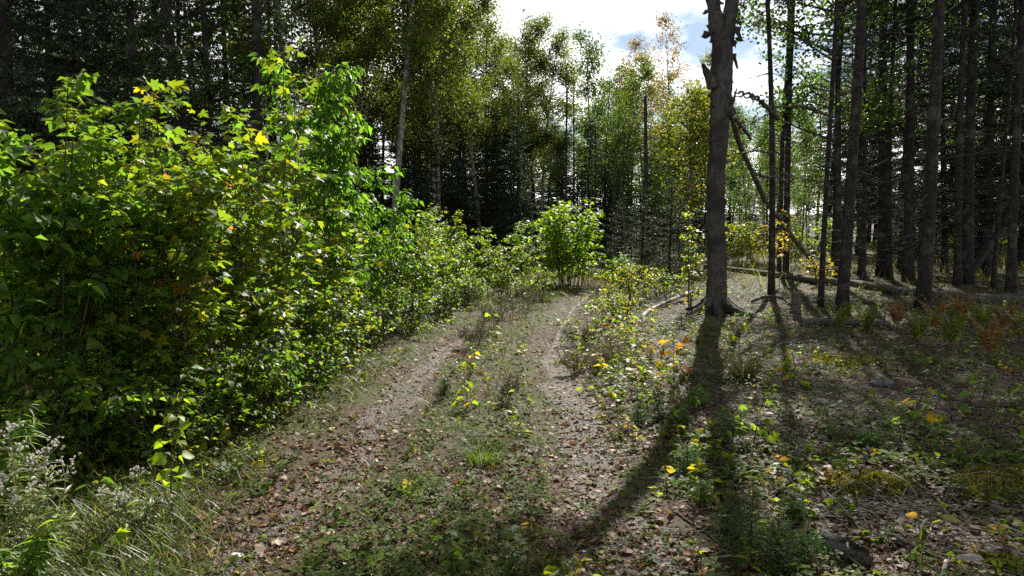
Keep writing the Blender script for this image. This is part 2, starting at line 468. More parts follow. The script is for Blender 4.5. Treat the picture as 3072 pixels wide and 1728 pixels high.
def plainmat(name, c1, c2, scale=20, rough=.8, bump=.3):
    m, n, l = newmat(name)
    out = N(n, 'ShaderNodeOutputMaterial'); p = N(n, 'ShaderNodeBsdfPrincipled'); p.inputs['Roughness'].default_value = rough
    tcn = N(n, 'ShaderNodeTexCoord')
    k = N(n, 'ShaderNodeTexNoise'); k.inputs['Scale'].default_value = scale; k.inputs['Detail'].default_value = 7; l.new(tcn.outputs['Object'], k.inputs['Vector'])
    l.new(mixc(n, l, ramp(n, l, k.outputs['Fac'], .35, .65), c1, c2), p.inputs['Base Color'])
    bp = N(n, 'ShaderNodeBump'); bp.inputs['Strength'].default_value = bump; bp.inputs['Distance'].default_value = .01
    l.new(k.outputs['Fac'], bp.inputs['Height']); l.new(bp.outputs[0], p.inputs['Normal'])
    l.new(p.outputs[0], out.inputs['Surface']); return m
M_GROUND = groundmat(); M_GRAVEL = gravelmat()
M_ROCK = plainmat('granite', (.05, .048, .046), (.15, .145, .14), 26, .85, .8)
M_PEBBLE = leafmat('pebble', tr=(0, 0, 0), fac=0.0, rough=.7)
M_MOSSBASE = plainmat('moss_cushion', (.06, .065, .012), (.15, .14, .025), 60, .9, .6)
M_MOSS = leafmat('moss_tip', tr=(2.0, 1.9, 1.0), fac=.35, rough=.6, spec=.2)
M_FLOWER = leafmat('white_flower', tr=(1.1, 1.1, 1.1), fac=.4, rough=.7, spec=.2)

# ------------------------------------------------------------------ ground and path
def build_ground():
    def axis(near, far, n1, n2, s):
        a = np.linspace(-near, near, n1)
        b = near + (far - near) * np.linspace(0, 1, n2 + 1)[1:] ** 3
        return np.concatenate([-b[::-1], a, b]) + s
    xs = axis(9, 900, 200, 26, 0); ys = axis(9, 900, 200, 26, 9)
    gx, gy = np.meshgrid(xs, ys)
    v = np.stack([gx, gy, Hh(gx, gy)], -1).reshape(-1, 3)
    nx, ny = len(xs), len(ys)
    i = (np.arange(ny - 1)[:, None] * nx + np.arange(nx - 1)[None])
    f = np.concatenate([np.stack([i, i + 1, i + nx + 1], -1).reshape(-1, 3), np.stack([i, i + nx + 1, i + nx], -1).reshape(-1, 3)])
    mb = MB(); mb.add(v, f)
    kind(link('ground', mb.mesh('ground', M_GROUND)), 'structure')
    for poly, nm in ((LEFT_RUT, 'path'), (RIGHT_RUT, 'path')):
        P = polyline([(a, b, 0) for a, b in poly], 420)
        T = norm(np.gradient(P, axis=0)); S = np.stack([T[:, 1], -T[:, 0], 0 * T[:, 0]], 1)
        k = np.linspace(-1, 1, 9)
        w = np.maximum(.03, (0.17 + 0.11 * noise2(P[:, 1], P[:, 0], .45, 4, 4)) * smooth(10.5, 6.0, P[:, 1]))
        w2 = np.maximum(.03, (0.17 + 0.11 * noise2(P[:, 1] + 7, P[:, 0], .45, 4, 2)) * smooth(10.5, 6.0, P[:, 1]))
        half = np.where(k[None] < 0, w[:, None], w2[:, None])
        Q = P[:, None] + S[:, None] * (k[None] * half)[..., None]
        Q[..., 2] = Hh(Q[..., 0], Q[..., 1]) + 0.012 * (1 - np.abs(k[None]) ** 4) - 0.004
        n, m = Q.shape[:2]
        i = (np.arange(n - 1)[:, None] * m + np.arange(m - 1)[None])
        f = np.concatenate([np.stack([i, i + 1, i + m + 1], -1).reshape(-1, 3), np.stack([i, i + m + 1, i + m], -1).reshape(-1, 3)])
        mb = MB(); mb.add(Q.reshape(-1, 3), f)
        kind(link(nm, mb.mesh(nm, M_GRAVEL)), 'structure')
build_ground()

# ------------------------------------------------------------------ tints
def tints(rng, n, cols, w=None, jit=0.18):
    cols = np.array(cols, float)
    k = rng.choice(len(cols), n, p=None if w is None else np.array(w) / sum(w))
    c = cols[k] * (1 + jit * rng.normal(size=(n, 1))) * (1 + 0.07 * rng.normal(size=(n, 3)))
    return np.clip(c, 0.004, 0.9)
GREEN = [(.062, .126, .020), (.080, .145, .020), (.048, .102, .020), (.10, .152, .018)]
YGREEN = [(.090, .142, .017), (.115, .156, .016), (.070, .124, .018), (.150, .165, .015)]
DKGREEN = [(.035, .075, .015), (.05, .10, .015), (.028, .06, .014)]
AUTUMN = [(.26, .20, .012), (.30, .16, .012), (.22, .20, .015), (.28, .09, .015)]
BROWN = [(.13, .065, .03), (.20, .11, .06), (.28, .19, .12), (.10, .05, .03), (.36, .28, .20), (.22, .10, .04)]

# ------------------------------------------------------------------ conifers
def make_spruce(rng, Ht, z0, Rmax, whorl=0.24, per=5, dead0=None, needle=0.05, ndens=1.0, trunk_r=0.11, droop=0.25, fine=False, lean=0.0, top_pow=0.8, dens_in=0.0):
    tr, cr, de = MB(), MB(), MB()
    n = 26
    z = np.linspace(-0.15, Ht, n)
    wob = np.stack([0.04 * Ht / 10 * np.sin(z * .6 + rng.uniform(0, 6)) + lean * np.maximum(z, 0), 0.04 * Ht / 10 * np.sin(z * .5 + rng.uniform(0, 6)), z], 1)
    rad = trunk_r * np.clip(1 - z / Ht, 0.02, 1) ** 0.75 + 0.35 * trunk_r * np.exp(-np.maximum(z, 0) / 0.22)
    tube(tr, wob, rad, 12 if not fine else 6, rough=.04, rng=rng)
    def ctr(zz): return np.stack([np.interp(zz, z, wob[:, k]) for k in range(3)], -1)
    P0, D, L = [], [], []
    for zz in np.arange(z0, Ht - .05, whorl):
        for k in range(per):
            if rng.random() < .12: continue
            h = zz + rng.uniform(-.4, .4) * whorl
            u = (h - z0) / (Ht - z0)
            Lr = Rmax * (1 - np.clip(u, 0, 1)) ** top_pow * rng.uniform(.65, 1.1) * (0.75 + .25 * min(1, u * 6)) + .06 * Rmax
            a = rng.uniform(0, 6.283)
            up = 0.35 * u ** 2 - droop * (1 - u) + rng.normal() * .08
            P0.append(h); D.append((math.cos(a), math.sin(a), up)); L.append(Lr)
    P0 = ctr(np.array(P0)); D = norm(np.array(D)); L = np.array(L)
    # branch wood as two segments with a lift at the end
    mid = P0 + D * L[:, None] * .55; end = P0 + D * L[:, None] + np.array([0, 0, 1]) * (L * .12)[:, None]
    rb = 0.010 * (L / 1.5) + .003 if not fine else np.full(len(L), .0022)
    prisms(cr, P0, mid, rb, rb * .6, mi=1); prisms(cr, mid, end, rb * .6, rb * .15, mi=1)
    sp = 0.085 if not fine else 0.016
    tw0, twd, twl = [], [], []
    for p, m, e, d, l in zip(P0, mid, end, D, L):
        k = max(3, int(l / sp * ndens))
        s = np.sort(rng.uniform(.12 if not fine else .03, 1, k))
        q = np.where(s[:, None] < .55, p + (m - p) * s[:, None] / .55, m + (e - m) * (s[:, None] - .55) / .45)
        side = np.cross(d, [0, 0, 1.0]); side = side / (np.linalg.norm(side) + 1e-9)
        sg = np.where(rng.random(k) < .5, -1, 1)[:, None]
        td = d * rng.uniform(.5, .9, (k, 1)) + side * sg * rng.uniform(.4, 1.0, (k, 1)) + np.array([0, 0, -1]) * rng.uniform(0, .45, (k, 1)) + rng.normal(size=(k, 3)) * .12
        ln = l * .30 * (1 - s * .75) * rng.uniform(.6, 1.2, k) + (.05 if not fine else .012)
        tw0.append(q); twd.append(norm(td)); twl.append(ln)
    tw0 = np.concatenate(tw0); twd = np.concatenate(twd); twl = np.concatenate(twl)
    prisms(cr, tw0, tw0 + twd * twl[:, None] * .95, .0025 if not fine else .0009, .001 if not fine else .0004, mi=1)
    step = needle * (.22 if fine else .27)
    cnt = np.maximum(4, (twl / step * 1.15).astype(int))
    idx = np.repeat(np.arange(len(twl)), cnt)
    s = rng.random(len(idx))
    pos = tw0[idx] + twd[idx] * (twl[idx] * s)[:, None]
    rv = norm(rng.normal(size=(len(idx), 3)) + np.array([0, 0, .25]))
    ax = norm(twd[idx] * .75 + rv * .85)
    tcol = tints(rng, len(idx), [(.018, .042, .016), (.025, .055, .018), (.014, .033, .016), (.035, .06, .02)], jit=.2)
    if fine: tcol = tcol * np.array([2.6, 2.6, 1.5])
    scatter(cr, t_needle1(.30 if not fine else .15), pos, ax, rng.normal(size=(len(idx), 3)), needle * rng.uniform(.7, 1.3, len(idx)), tcol, 0)
    if dead0 is not None:
        zs = rng.uniform(dead0, z0 + .8, int((z0 - dead0) * 15))
        c = ctr(zs); a = rng.uniform(0, 6.283, len(zs))
        d = norm(np.stack([np.cos(a), np.sin(a), rng.uniform(-.35, .25, len(zs))], 1))
        l = rng.uniform(.2, 1.25, len(zs)) * rng.uniform(.5, 1, len(zs)) * min(1.0, Rmax)
        m = c + d * (l * .5)[:, None]; e = m + norm(d + np.array([0, 0, -.25]) + rng.normal(size=d.shape) * .15) * (l * .5)[:, None]
        prisms(de, c, m, .009, .006); prisms(de, m, e, .006, .002)
        for f in (.35, .55, .75, .9):
            for q in range(2):
                p = np.where(f < .5, c + (m - c) * f * 2, m + (e - m) * (f - .5) * 2)
                dd = norm(d + rng.normal(size=d.shape) * .7)
                keep = rng.random(len(p)) < .75
                prisms(de, p[keep], (p + dd * (l * rng.uniform(.12, .3))[:, None])[keep], .0035, .001)
    return tr, cr, (de if dead0 is not None else None)

# ------------------------------------------------------------------ broad-leaved trees
def make_broad(rng, Ht, zc, Rc, nl, leaf, cols, w=None, trunk_r=0.07, tmpl=None, clump=0.30, limbs=26, curve=0.25, shape='aspen', sparse_wood=True, upright=.75, stems=1):
    tr, cr = MB(), MB()
    centers = []
    for st in range(stems):
        a0 = rng.uniform(0, 6.28); n = 24
        z = np.linspace(-.15, Ht * (1 if st == 0 else rng.uniform(.75, .95)), n)
        zz = np.maximum(z, 0) / Ht
        ox = curve * (np.sin(zz * 2.6 + a0) - math.sin(a0)); oy = curve * (np.sin(zz * 2.1 + a0 * 1.7) - math.sin(a0 * 1.7))
        sx = (0.14 + .06 * Ht * zz) * (st > 0) * math.cos(st * 2.2 + a0); sy = (0.14 + .06 * Ht * zz) * (st > 0) * math.sin(st * 2.2 + a0)
        P = np.stack([ox + sx, oy + sy, z], 1)
        rad = trunk_r * (1 if st == 0 else .8) * np.clip(1 - zz, .04, 1) ** .8 + .3 * trunk_r * np.exp(-np.maximum(z, 0) / .15)
        tube(tr, P, rad, 9, rough=.04, rng=rng)
        for k in range(limbs):
            u = rng.uniform(0, 1) ** .85
            h = zc + (Ht * .97 - zc) * u
            if st: h *= .9
            c = np.array([np.interp(h, z, P[:, j]) for j in range(3)])
            if shape == 'aspen': prof = (1 - u) ** .65 * (.55 + .45 * min(1, u * 4))
            else: prof = math.sin(min(1, u * .85 + .18) * math.pi) ** .7
            l = Rc * prof * rng.uniform(.55, 1.1) + .18
            a = rng.uniform(0, 6.283)
            d = np.array([math.cos(a), math.sin(a), upright * rng.uniform(.5, 1.3)]); d /= np.linalg.norm(d)
            e = c + d * l + np.array([0, 0, l * .12]); m = (c + e) / 2 + rng.normal(size=3) * .05 * l - np.array([0, 0, l * .06])
            r = rad[0] * .28 * (l / Rc) + .004
            prisms(tr, [c], [m], r, r * .65); prisms(tr, [m], [e], r * .65, .002)
            ns = max(2, int(l / .28))
            for q in range(ns):
                s = rng.uniform(.3, 1.0)
                p = c + (m - c) * s * 2 if s < .5 else m + (e - m) * (s - .5) * 2
                dd = norm((d + rng.normal(size=3) * .8)[None])[0]
                e2 = p + dd * rng.uniform(.15, .45) * (.5 + .5 * l)
                prisms(tr, [p], [e2], .004, .0012)
                centers.append((p + e2) / 2); centers.append(e2)
            centers.append(e)
    C = np.array(centers)
    k = rng.integers(0, len(C), nl)
    wgt = rng.random(len(C)) ** 1.5
    k = rng.choice(len(C), nl, p=wgt / wgt.sum())
    pos = C[k] + rng.normal(size=(nl, 3)) * clump * np.array([1, 1, .85]) * rng.uniform(.3, 1, (nl, 1))
    ax = rng.normal(size=(nl, 3)) * np.array([1, 1, .6]) + np.array([0, 0, -.5])
    nr = rng.normal(size=(nl, 3)) * .9 + np.array([0, 0, .6])
    ctint = rng.normal(size=(len(C), 1)) * .22
    tc_ = tints(rng, nl, cols, w, .16) * (1 + ctint[k])
    scatter(cr, tmpl or t_diamond(.42), pos, ax, nr, leaf * rng.uniform(.7, 1.25, nl), np.clip(tc_, .003, .9))
    return tr, cr

def tree_obj(name, label, cat, loc, parts, group=None, rotz=0.0, scale=1.0, tilt=(0, 0)):
    o = thing(name, label, cat, loc, group, (tilt[0], tilt[1], rotz), scale)
    for nm, me in parts: link(nm, me, o)
    return o

# ------------------------------------------------------------------ the library of repeated trees
def spruce_parts(rng, **kw):
    tr, cr, de = make_spruce(rng, **kw)
    parts = [('trunk', tr.mesh('trunk', M_SPRUCE)), ('crown', cr.mesh('crown', [M_NEEDLE, M_DEADDARK]))]
    if de is not None and de.n: parts.append(('dead_branches', de.mesh('dead_branches', M_DEADDARK)))
    return parts
def broad_parts(rng, bark, leafm=None, **kw):
    tr, cr = make_broad(rng, **kw)
    return [('trunk', tr.mesh('trunk', bark)), ('crown', cr.mesh('crown', leafm or M_LEAF_FAR))]
R_ = lambda s: np.random.default_rng(s)
SP_DENSE = [spruce_parts(R_(11), Ht=11.5, z0=1.6, Rmax=1.9, dead0=.4, needle=.07, trunk_r=.11, ndens=1.5, whorl=.24, per=6),
            spruce_parts(R_(12), Ht=9.5, z0=1.2, Rmax=1.6, dead0=.3, needle=.07, trunk_r=.09, ndens=1.5, whorl=.24, per=6, droop=.15)]
SP_MID = [spruce_parts(R_(13), Ht=12.5, z0=3.0, Rmax=1.6, dead0=.5, needle=.075, trunk_r=.12, ndens=1.3, whorl=.26, per=6),
          spruce_parts(R_(14), Ht=11.0, z0=3.6, Rmax=1.4, dead0=.5, needle=.075, trunk_r=.10, ndens=1.2, whorl=.28, per=6, droop=.1)]
SP_HIGH = [spruce_parts(R_(15), Ht=13.0, z0=5.5, Rmax=1.4, dead0=.6, needle=.085, trunk_r=.11, ndens=.7, whorl=.32),
           spruce_parts(R_(16), Ht=12.0, z0=5.0, Rmax=1.2, dead0=.6, needle=.085, trunk_r=.085, ndens=.7, whorl=.32)]
SP_LOW = [spruce_parts(R_(17), Ht=2.1, z0=.08, Rmax=.95, needle=.035, trunk_r=.03, ndens=1.0, whorl=.10, per=6, droop=.0)]
OLIVE = [(.070, .118, .018), (.090, .130, .018), (.050, .092, .018), (.125, .134, .018)]
ASP = [broad_parts(R_(21), M_ASPEN, Ht=11.5, zc=3.6, Rc=2.0, nl=36000, leaf=.06, cols=OLIVE, trunk_r=.085, limbs=44, clump=.26, curve=.5),
       broad_parts(R_(22), M_ASPEN, Ht=10.0, zc=3.0, Rc=1.8, nl=32000, leaf=.058, cols=OLIVE + YGREEN[:1], trunk_r=.075, limbs=38, clump=.26, curve=.3, stems=2),
       broad_parts(R_(23), M_ASPEN, Ht=9.0, zc=2.4, Rc=1.6, nl=25000, leaf=.056, cols=OLIVE, trunk_r=.06, limbs=44, clump=.27, curve=.35)]
ASPG = [broad_parts(R_(24), M_ASPEN, Ht=8.5, zc=2.2, Rc=1.2, nl=9000, leaf=.075, cols=DKGREEN + OLIVE[:2], trunk_r=.055, limbs=38, curve=.3),
        broad_parts(R_(25), M_ASPEN, Ht=7.5, zc=1.6, Rc=1.2, nl=8000, leaf=.075, cols=DKGREEN + OLIVE[:1] + YGREEN[:1], trunk_r=.05, limbs=36, curve=.35, stems=2)]
ASPO = [broad_parts(R_(26), M_ASPEN, Ht=8.5, zc=3.0, Rc=1.4, nl=2600, leaf=.07, cols=[(.16, .13, .03), (.20, .12, .03), (.10, .12, .02), (.20, .075, .03)], trunk_r=.05, limbs=44, curve=.25, clump=.2),
        broad_parts(R_(27), M_ASPEN, Ht=8.0, zc=2.4, Rc=1.3, nl=4200, leaf=.07, cols=OLIVE + [(.24, .13, .02)], trunk_r=.05, limbs=40, curve=.25, clump=.22)]
MAPY = [broad_parts(R_(28), M_ASPEN, Ht=5.2, zc=1.2, Rc=1.1, nl=6500, leaf=.085, cols=[(.115, .14, .014), (.09, .13, .014), (.16, .145, .014), (.07, .11, .014)], trunk_r=.05, limbs=40, curve=.2, shape='round')]
DECK = [broad_parts(R_(29), M_SPRUCE, Ht=10.5, zc=2.6, Rc=2.0, nl=9000, leaf=.085, cols=DKGREEN + OLIVE[:1], trunk_r=.08, limbs=50, curve=.35, shape='round', upright=.4, clump=.26)]

def spot(px, Y): 
    p = place(px, Y); return tuple(p)
rt = R_(77); rt2 = R_(78)
def put(lib, name, label, cat, px, Y, s=1.0, group=None, rz=None, tilt=(0, 0)):
    parts = lib[int(rt.integers(len(lib)))] if isinstance(lib[0], list) else lib
    if tilt == (0, 0): tilt = tuple(rt2.normal(size=2) * (.028 if Y > 13 else .012))
    return tree_obj(name, label, cat, spot(px, Y), parts, group, rt.uniform(0, 6.28) if rz is None else rz, s, tilt)

# ---- forked birch snag beside the path
def tube_path(pxs, Ys, n=40):
    return polyline([A(px, py, Y) for (px, py), Y in zip(pxs, Ys)], n)
def build_birch():
    rng = R_(101)
    base = onground(2148, 948)
    Yb = base[1]
    o = thing('birch_snag', 'thick forked grey birch trunk with peeling bark beside the path', 'tree', tuple(base))
    L = lambda P: P - base
    trunk = MB()
    P = polyline([base + [0, 0, -.2], base, A(2151, 800, Yb), A(2146, 690, Yb), A(2148, 600, Yb), A(2146, 516, Yb), A(2157, 431, Yb), A(2160, 340, Yb), A(2166, 260, Yb), A(2165, 199, Yb), A(2167, 130, Yb), A(2168, 95, Yb)], 70)
    hpx = np.array([-.2, 0, .15, .5, 1.2, 2.0, 2.6, 3.1, 3.5, 3.8, 4.1]); hr = np.array([.24, .215, .17, .15, .145, .142, .15, .165, .165, .15, .12])
    R = np.interp(P[:, 2] - base[2], hpx, hr)
    def lob(u, a): return 1 + (np.exp(-u * 15) * .30) * (.4 + np.sin(4 * a + 1.0)) + .035 * np.sin(2 * a + u * 9) + .02 * np.sin(7 * a + u * 23)
    tube(trunk, L(P), R * .90, 26, rough=.06, rng=rng, lobes=lob)
    trunk_o = link('trunk', trunk.mesh('trunk', M_BIRCH), o); stems_o = []
    for pts, r0, r1 in (([A(2160, 150, Yb), A(2150, 80, Yb), A(2139, 0, Yb), A(2128, -110, Yb - .05), A(2085, -300, Yb - .1), A(2020, -480, Yb - .1), A(1975, -620, Yb)], .105, .06),
                        ([A(2175, 165, Yb), A(2186, 80, Yb), A(2196, 0, Yb), A(2206, -140, Yb + .1), A(2222, -330, Yb + .15), A(2236, -560, Yb + .2)], .105, .055)):
        s = MB(); Q = polyline(pts, 40)
        tube(s, L(Q), np.linspace(r0, r1, 40) * (1 + .08 * rng.normal(size=40)), 16, rough=.05, rng=rng)
        stems_o.append(link('stem', s.mesh('stem', M_BIRCH), o))
    # the stem tips carry some leafy branches above the frame
    cr = MB(); pos = []
    for c in (A(2000, -500, Yb), A(1960, -640, Yb), A(2060, -380, Yb), A(1930, -560, Yb)):
        for k in range(5):
            e = c + rng.normal(size=3) * np.array([.45, .35, .35])
            prisms(cr, [L(c)], [L(e)], .008, .003, mi=1)
            pos.append(L(e) + rng.normal(size=(90, 3)) * .16)
    pos = np.concatenate(pos); n = len(pos)
    scatter(cr, t_ovate(.36), pos, rng.normal(size=(n, 3)) + [0, 0, -.5], rng.normal(size=(n, 3)) * .6 + [0, 0, .7], .075 * rng.uniform(.7, 1.2, n), tints(rng, n, OLIVE))
    link('crown', cr.mesh('crown', [M_LEAF_FAR, M_BIRCH]), o)
    # broken stub at the left, snag end at the right
    s = MB(); Q = polyline([A(2140, 262, Yb - .1), A(2128, 232, Yb - .14), A(2114, 205, Yb - .18), A(2107, 190, Yb - .2)], 14)
    tube(s, L(Q), np.array([.08, .085, .08, .075, .07, .066, .063, .06, .055, .05, .045, .04, .03, .012]), 11, rough=.16, rng=rng)
    link('broken_stub', s.mesh('broken_stub', M_BIRCH), trunk_o)
    s = MB(); Q = polyline([A(2185, 350, Yb - .05), A(2196, 315, Yb - .08), A(2204, 290, Yb - .1), A(2210, 266, Yb - .1)], 12)
    tube(s, L(Q), np.linspace(.04, .008, 12), 8, rough=.14, rng=rng)
    link('broken_stub', s.mesh('broken_stub', M_DEADDARK), trunk_o)
    s = MB(); tube(s, L(polyline([A(2186, 335, Yb - .1), A(2196, 328, Yb - .17), A(2200, 345, Yb - .19)], 10)), np.linspace(.055, .04, 10), 10, rough=.15, rng=rng)
    link('burl', s.mesh('burl', M_DEADDARK), trunk_o)
    # curling bark flaps, each a thin bent sheet with thickness
    def flap(px, py, w, h, ang, curl, roll):
        c = A(px, py, Yb - .04)
        nu, nv = 7, 9
        u, v = np.meshgrid(np.linspace(-1, 1, nu), np.linspace(0, 1, nv))
        wid = w * (1 - .25 * v + .25 * noise2(u * 2 + px, v * 2, .7, 2, 1))
        x = wid * .5 * u; t = curl * v ** 1.3
        y = -h * np.sin(t) / max(curl, .1) * 0.6; z = -h * v * np.cos(t * .4) * 1.0
        x = x + roll * v ** 2 * h
        e = .5 * .012 * noise2(u * 3, v * 3 + py, .5, 2, 3)
        Vv = np.stack([x + e, y + .25 * wid * u ** 2, z + e], -1).reshape(-1, 3)
        ca, sa = math.cos(ang), math.sin(ang)
        Rm = np.array([[ca, 0, sa], [0, 1, 0], [-sa, 0, ca]])
        Vv = Vv @ Rm.T
        back = Vv + np.array([0, .006, 0])
        i = (np.arange(nv - 1)[:, None] * nu + np.arange(nu - 1)[None])
        f = np.concatenate([np.stack([i, i + 1, i + nu + 1], -1).reshape(-1, 3), np.stack([i, i + nu + 1, i + nu], -1).reshape(-1, 3)])
        b = MB(); b.add(Vv, f); b.add(back, f[:, ::-1])
        link('bark_flap', b.mesh('bark_flap', M_BIRCH), trunk_o if py > 130 else stems_o[0 if px < 2166 else 1], tuple(c - base))
    for a in ((2128, 70, .10, .16, -.5, 1.2, -.25), (2126, 95, .12, .14, .4, 1.0, -.4), (2140, 108, .08, .12, .2, .8, -.2), (2212, 78, .12, .17, .2, .7, .3), (2214, 110, .10, .10, -.3, 1.4, .35),
              (2205, 160, .05, .24, .1, .5, .12), (2208, 122, .08, .10, .7, 1.0, .5), (2207, 60, .07, .10, -.6, 1.0, .4), (2190, 92, .07, .13, 0, .8, .1), (2172, 40, .06, .09, .3, 1.2, -.2),
              (2122, 30, .06, .10, .5, 1.0, -.35), (2150, 470, .10, .12, .1, .6, .1), (2180, 250, .07, .12, -.2, .9, .2), (2146, 300, .08, .13, .1, .5, -.1), (2170, 560, .08, .10, .1, .7, .1), (2128, 610, .06, .12, .2, .8, -.2)):
        flap(*a)
    for k in range(70):
        py = rng.uniform(-60, 880); cxp = np.interp(py, [-60, 95, 298, 516, 900], [2172, 2167, 2162, 2149, 2148]); off = rng.uniform(-1, 1)
        if rng.random() < .5: off = math.copysign(rng.uniform(.8, 1.0), off)
        hw = 33 if py < 300 else 29
        flap(cxp + off * hw, py, rng.uniform(.03, .09), rng.uniform(.03, .08), rng.normal() * .4, rng.uniform(.6, 1.5), off * rng.uniform(.1, .5))
    for k, (ang, l) in enumerate(((-2.6, .75), (-1.75, .6), (-.9, .85), (-.2, .6), (2.6, .6))):
        d = np.array([math.cos(ang), math.sin(ang), 0]); pr = base + d * l
        Q = polyline([base + d * .10 + [0, 0, .20], base + d * .22 + [0, 0, .07], base + d * l * .6 + [0, 0, .02], [pr[0], pr[1], float(Hh(pr[0], pr[1])) - .05]], 14)
        b = MB(); tube(b, L(Q), np.linspace(.085, .025, 14), 9, rough=.1, rng=rng)
        link('root', b.mesh('root', M_BIRCH), trunk_o)
build_birch()

# ---- named trunks of the right-hand wood
def right_trunk(label, base_px, base_py, top_px, top_py, wpx, Ht, z0, seed, dead=.5, Rmax=1.3, dens=.9, name='spruce_tree'):
    base = onground(base_px, base_py); Y = base[1]
    top = A(top_px, top_py, Y)
    d = Vector(top - base).normalized()
    q = Vector((0, 0, 1)).rotation_difference(d)
    r = wpx / FPX * Y / 2 * .9
    tr, cr, de = make_spruce(R_(seed), Ht=Ht, z0=z0, Rmax=Rmax, whorl=.34, per=5, dead0=dead, needle=.085, ndens=dens, trunk_r=r)
    o = thing(name, label, 'tree', tuple(base), None, tuple(q.to_euler()))
    link('trunk', tr.mesh('trunk', M_SPRUCE), o)
    link('crown', cr.mesh('crown', [M_NEEDLE, M_DEADDARK]), o)
    link('dead_branches', de.mesh('dead_branches', M_DEADDARK), o)
    return o
right_trunk('slender scaly spruce trunk with bare twigs, nearest right of the forked birch', 2316, 895, 2298, 0, 22, 10.5, 5.2, 201, .9)
right_trunk('thin straight spruce trunk between the slender pair and the thick trunks', 2472, 934, 2500, 0, 19, 9.5, 5.0, 203, .8)
right_trunk('thick dark spruce trunk standing behind the short fallen log', 2537, 950, 2574, 0, 40, 12.5, 5.6, 205, .6, 1.35)
right_trunk('stout dark spruce trunk set back behind the long fallen log', 2640, 838, 2655, 0, 36, 13, 5.8, 207, .5, 1.4)
right_trunk('thick grey spruce trunk leaning right in front of the long fallen log', 2755, 938, 2826, 0, 44, 12.8, 5.4, 209, .5, 1.4)
right_trunk('narrow spruce trunk right of the thick leaning one', 2872, 870, 2893, 0, 25, 11.5, 4.8, 211, .5)
right_trunk('spruce trunk at the far right edge of the picture', 3033, 886, 3066, 0, 30, 12, 4.8, 213, .5)
right_trunk('slanting slim spruce trunk just left of the far right one', 2984, 874, 3022, 330, 15, 9, 4.0, 215, .4, .9)
def twin():
    base = onground(2347, 832); Y = base[1]
    o = thing('spruce_tree', 'pair of slim spruce stems rising from one foot behind the bent limb', 'tree', tuple(base))
    rng = R_(231)
    for pts, r in (([(2357, 842), (2363, 480), (2367, 298), (2379, 0), (2392, -300), (2402, -700)], .062), ([(2337, 836), (2345, 480), (2355, 300), (2364, 160), (2368, 0), (2372, -500)], .045)):
        s = MB(); P = polyline([A(a, b, Y) for a, b in pts], 44) - base
        tube(s, P, np.linspace(r * 1.25, r * .5, 44), 10, rough=.04, rng=rng)
        link('trunk', s.mesh('trunk', M_SPRUCE), o)
        de = MB(); k = rng.integers(8, 40, 34); c = P[k]; a = rng.uniform(0, 6.28, 34)
        d = norm(np.stack([np.cos(a), np.sin(a), rng.uniform(-.3, .3, 34)], 1)); l = rng.uniform(.2, 1.0, 34)
        m = c + d * (l * .5)[:, None]; e = m + norm(d + rng.normal(size=d.shape) * .3 - [0, 0, .2]) * (l * .5)[:, None]
        prisms(de, c, m, .009, .006); prisms(de, m, e, .006, .002)
        for _ in range(4): prisms(de, m, m + norm(d + rng.normal(size=d.shape) * .8) * (l * .25)[:, None], .004, .001)
        link('dead_branches', de.mesh('dead_branches', M_DEADDARK), o)
    tr, cr, de = make_spruce(R_(232), Ht=5.5, z0=.2, Rmax=1.0, needle=.085, ndens=.5, trunk_r=.04, whorl=.32)
    link('crown', cr.mesh('crown', [M_NEEDLE, M_DEADDARK]), o, tuple(A(2388, -330, Y) - base))
twin()

# ---- bent limb leaning from the birch, with its bare arching branches
def bent_limb():
    rng = R_(240); base = onground(2466, 826)
    o = thing('leaning_limb', 'bent pale dead limb leaning from the birch down to the fallen log', 'limb', tuple(base))
    pts = [(2190, 340), (2204, 385), (2217, 431), (2240, 480), (2258, 520), (2276, 560), (2291, 595), (2312, 625), (2334, 652), (2391, 731), (2430, 775), (2464, 818)]
    Ys = np.linspace(10.75, base[1] - .1, len(pts))
    P = polyline([A(a, b, y) for (a, b), y in zip(pts, Ys)], 60)
    s = MB(); tube(s, P - base, np.interp(np.linspace(0, 1, 60), [0, .1, .5, 1], [.028, .04, .046, .05]), 10, rough=.07, rng=rng)
    link('limb', s.mesh('limb', M_DEAD), o)
    def br(pts, y0, y1, r0, r1):
        Q = polyline([A(a, b, y) for (a, b), y in zip(pts, np.linspace(y0, y1, len(pts)))], 24)
        Q[1:-1] += rng.normal(size=(22, 3)) * .012
        b = MB(); tube(b, Q - base, np.linspace(r0, r1, 24), 6, rough=.08, rng=rng)
        for k in range(7):
            i = rng.integers(4, 22); d = norm(rng.normal(size=(1, 3)) * [1, .6, 1])[0]
            prisms(b, [Q[i] - base], [Q[i] - base + d * rng.uniform(.12, .45)], .005, .001)
        link('dead_branch', b.mesh('dead_branch', M_DEAD), o)
    br([(2295, 318), (2276, 295), (2250, 280), (2225, 276), (2202, 276)], 12, 11.2, .03, .01)
    br([(2290, 310), (2268, 296), (2240, 290), (2206, 290)], 12, 11.3, .022, .008)
    br([(2335, 355), (2310, 330), (2290, 312)], 12.6, 12, .035, .03)
    br([(2475, 345), (2440, 325), (2400, 317), (2340, 318), (2300, 321), (2268, 324)], 13.5, 12.2, .03, .01)
    br([(2252, 420), (2235, 390), (2208, 358)], 11.6, 11.1, .02, .028)
    br([(2185, 468), (2240, 456), (2290, 453), (2340, 462)], 11.5, 13, .012, .018)
    br([(2262, 520), (2300, 530), (2340, 532), (2362, 548)], 12.2, 13.6, .03, .014)
    br([(2438, 765), (2470, 720), (2500, 690)], 15.5, 16, .03, .012)
    br([(2420, 760), (2500, 800), (2520, 808)], 15.5, 16, .025, .012)
bent_limb()

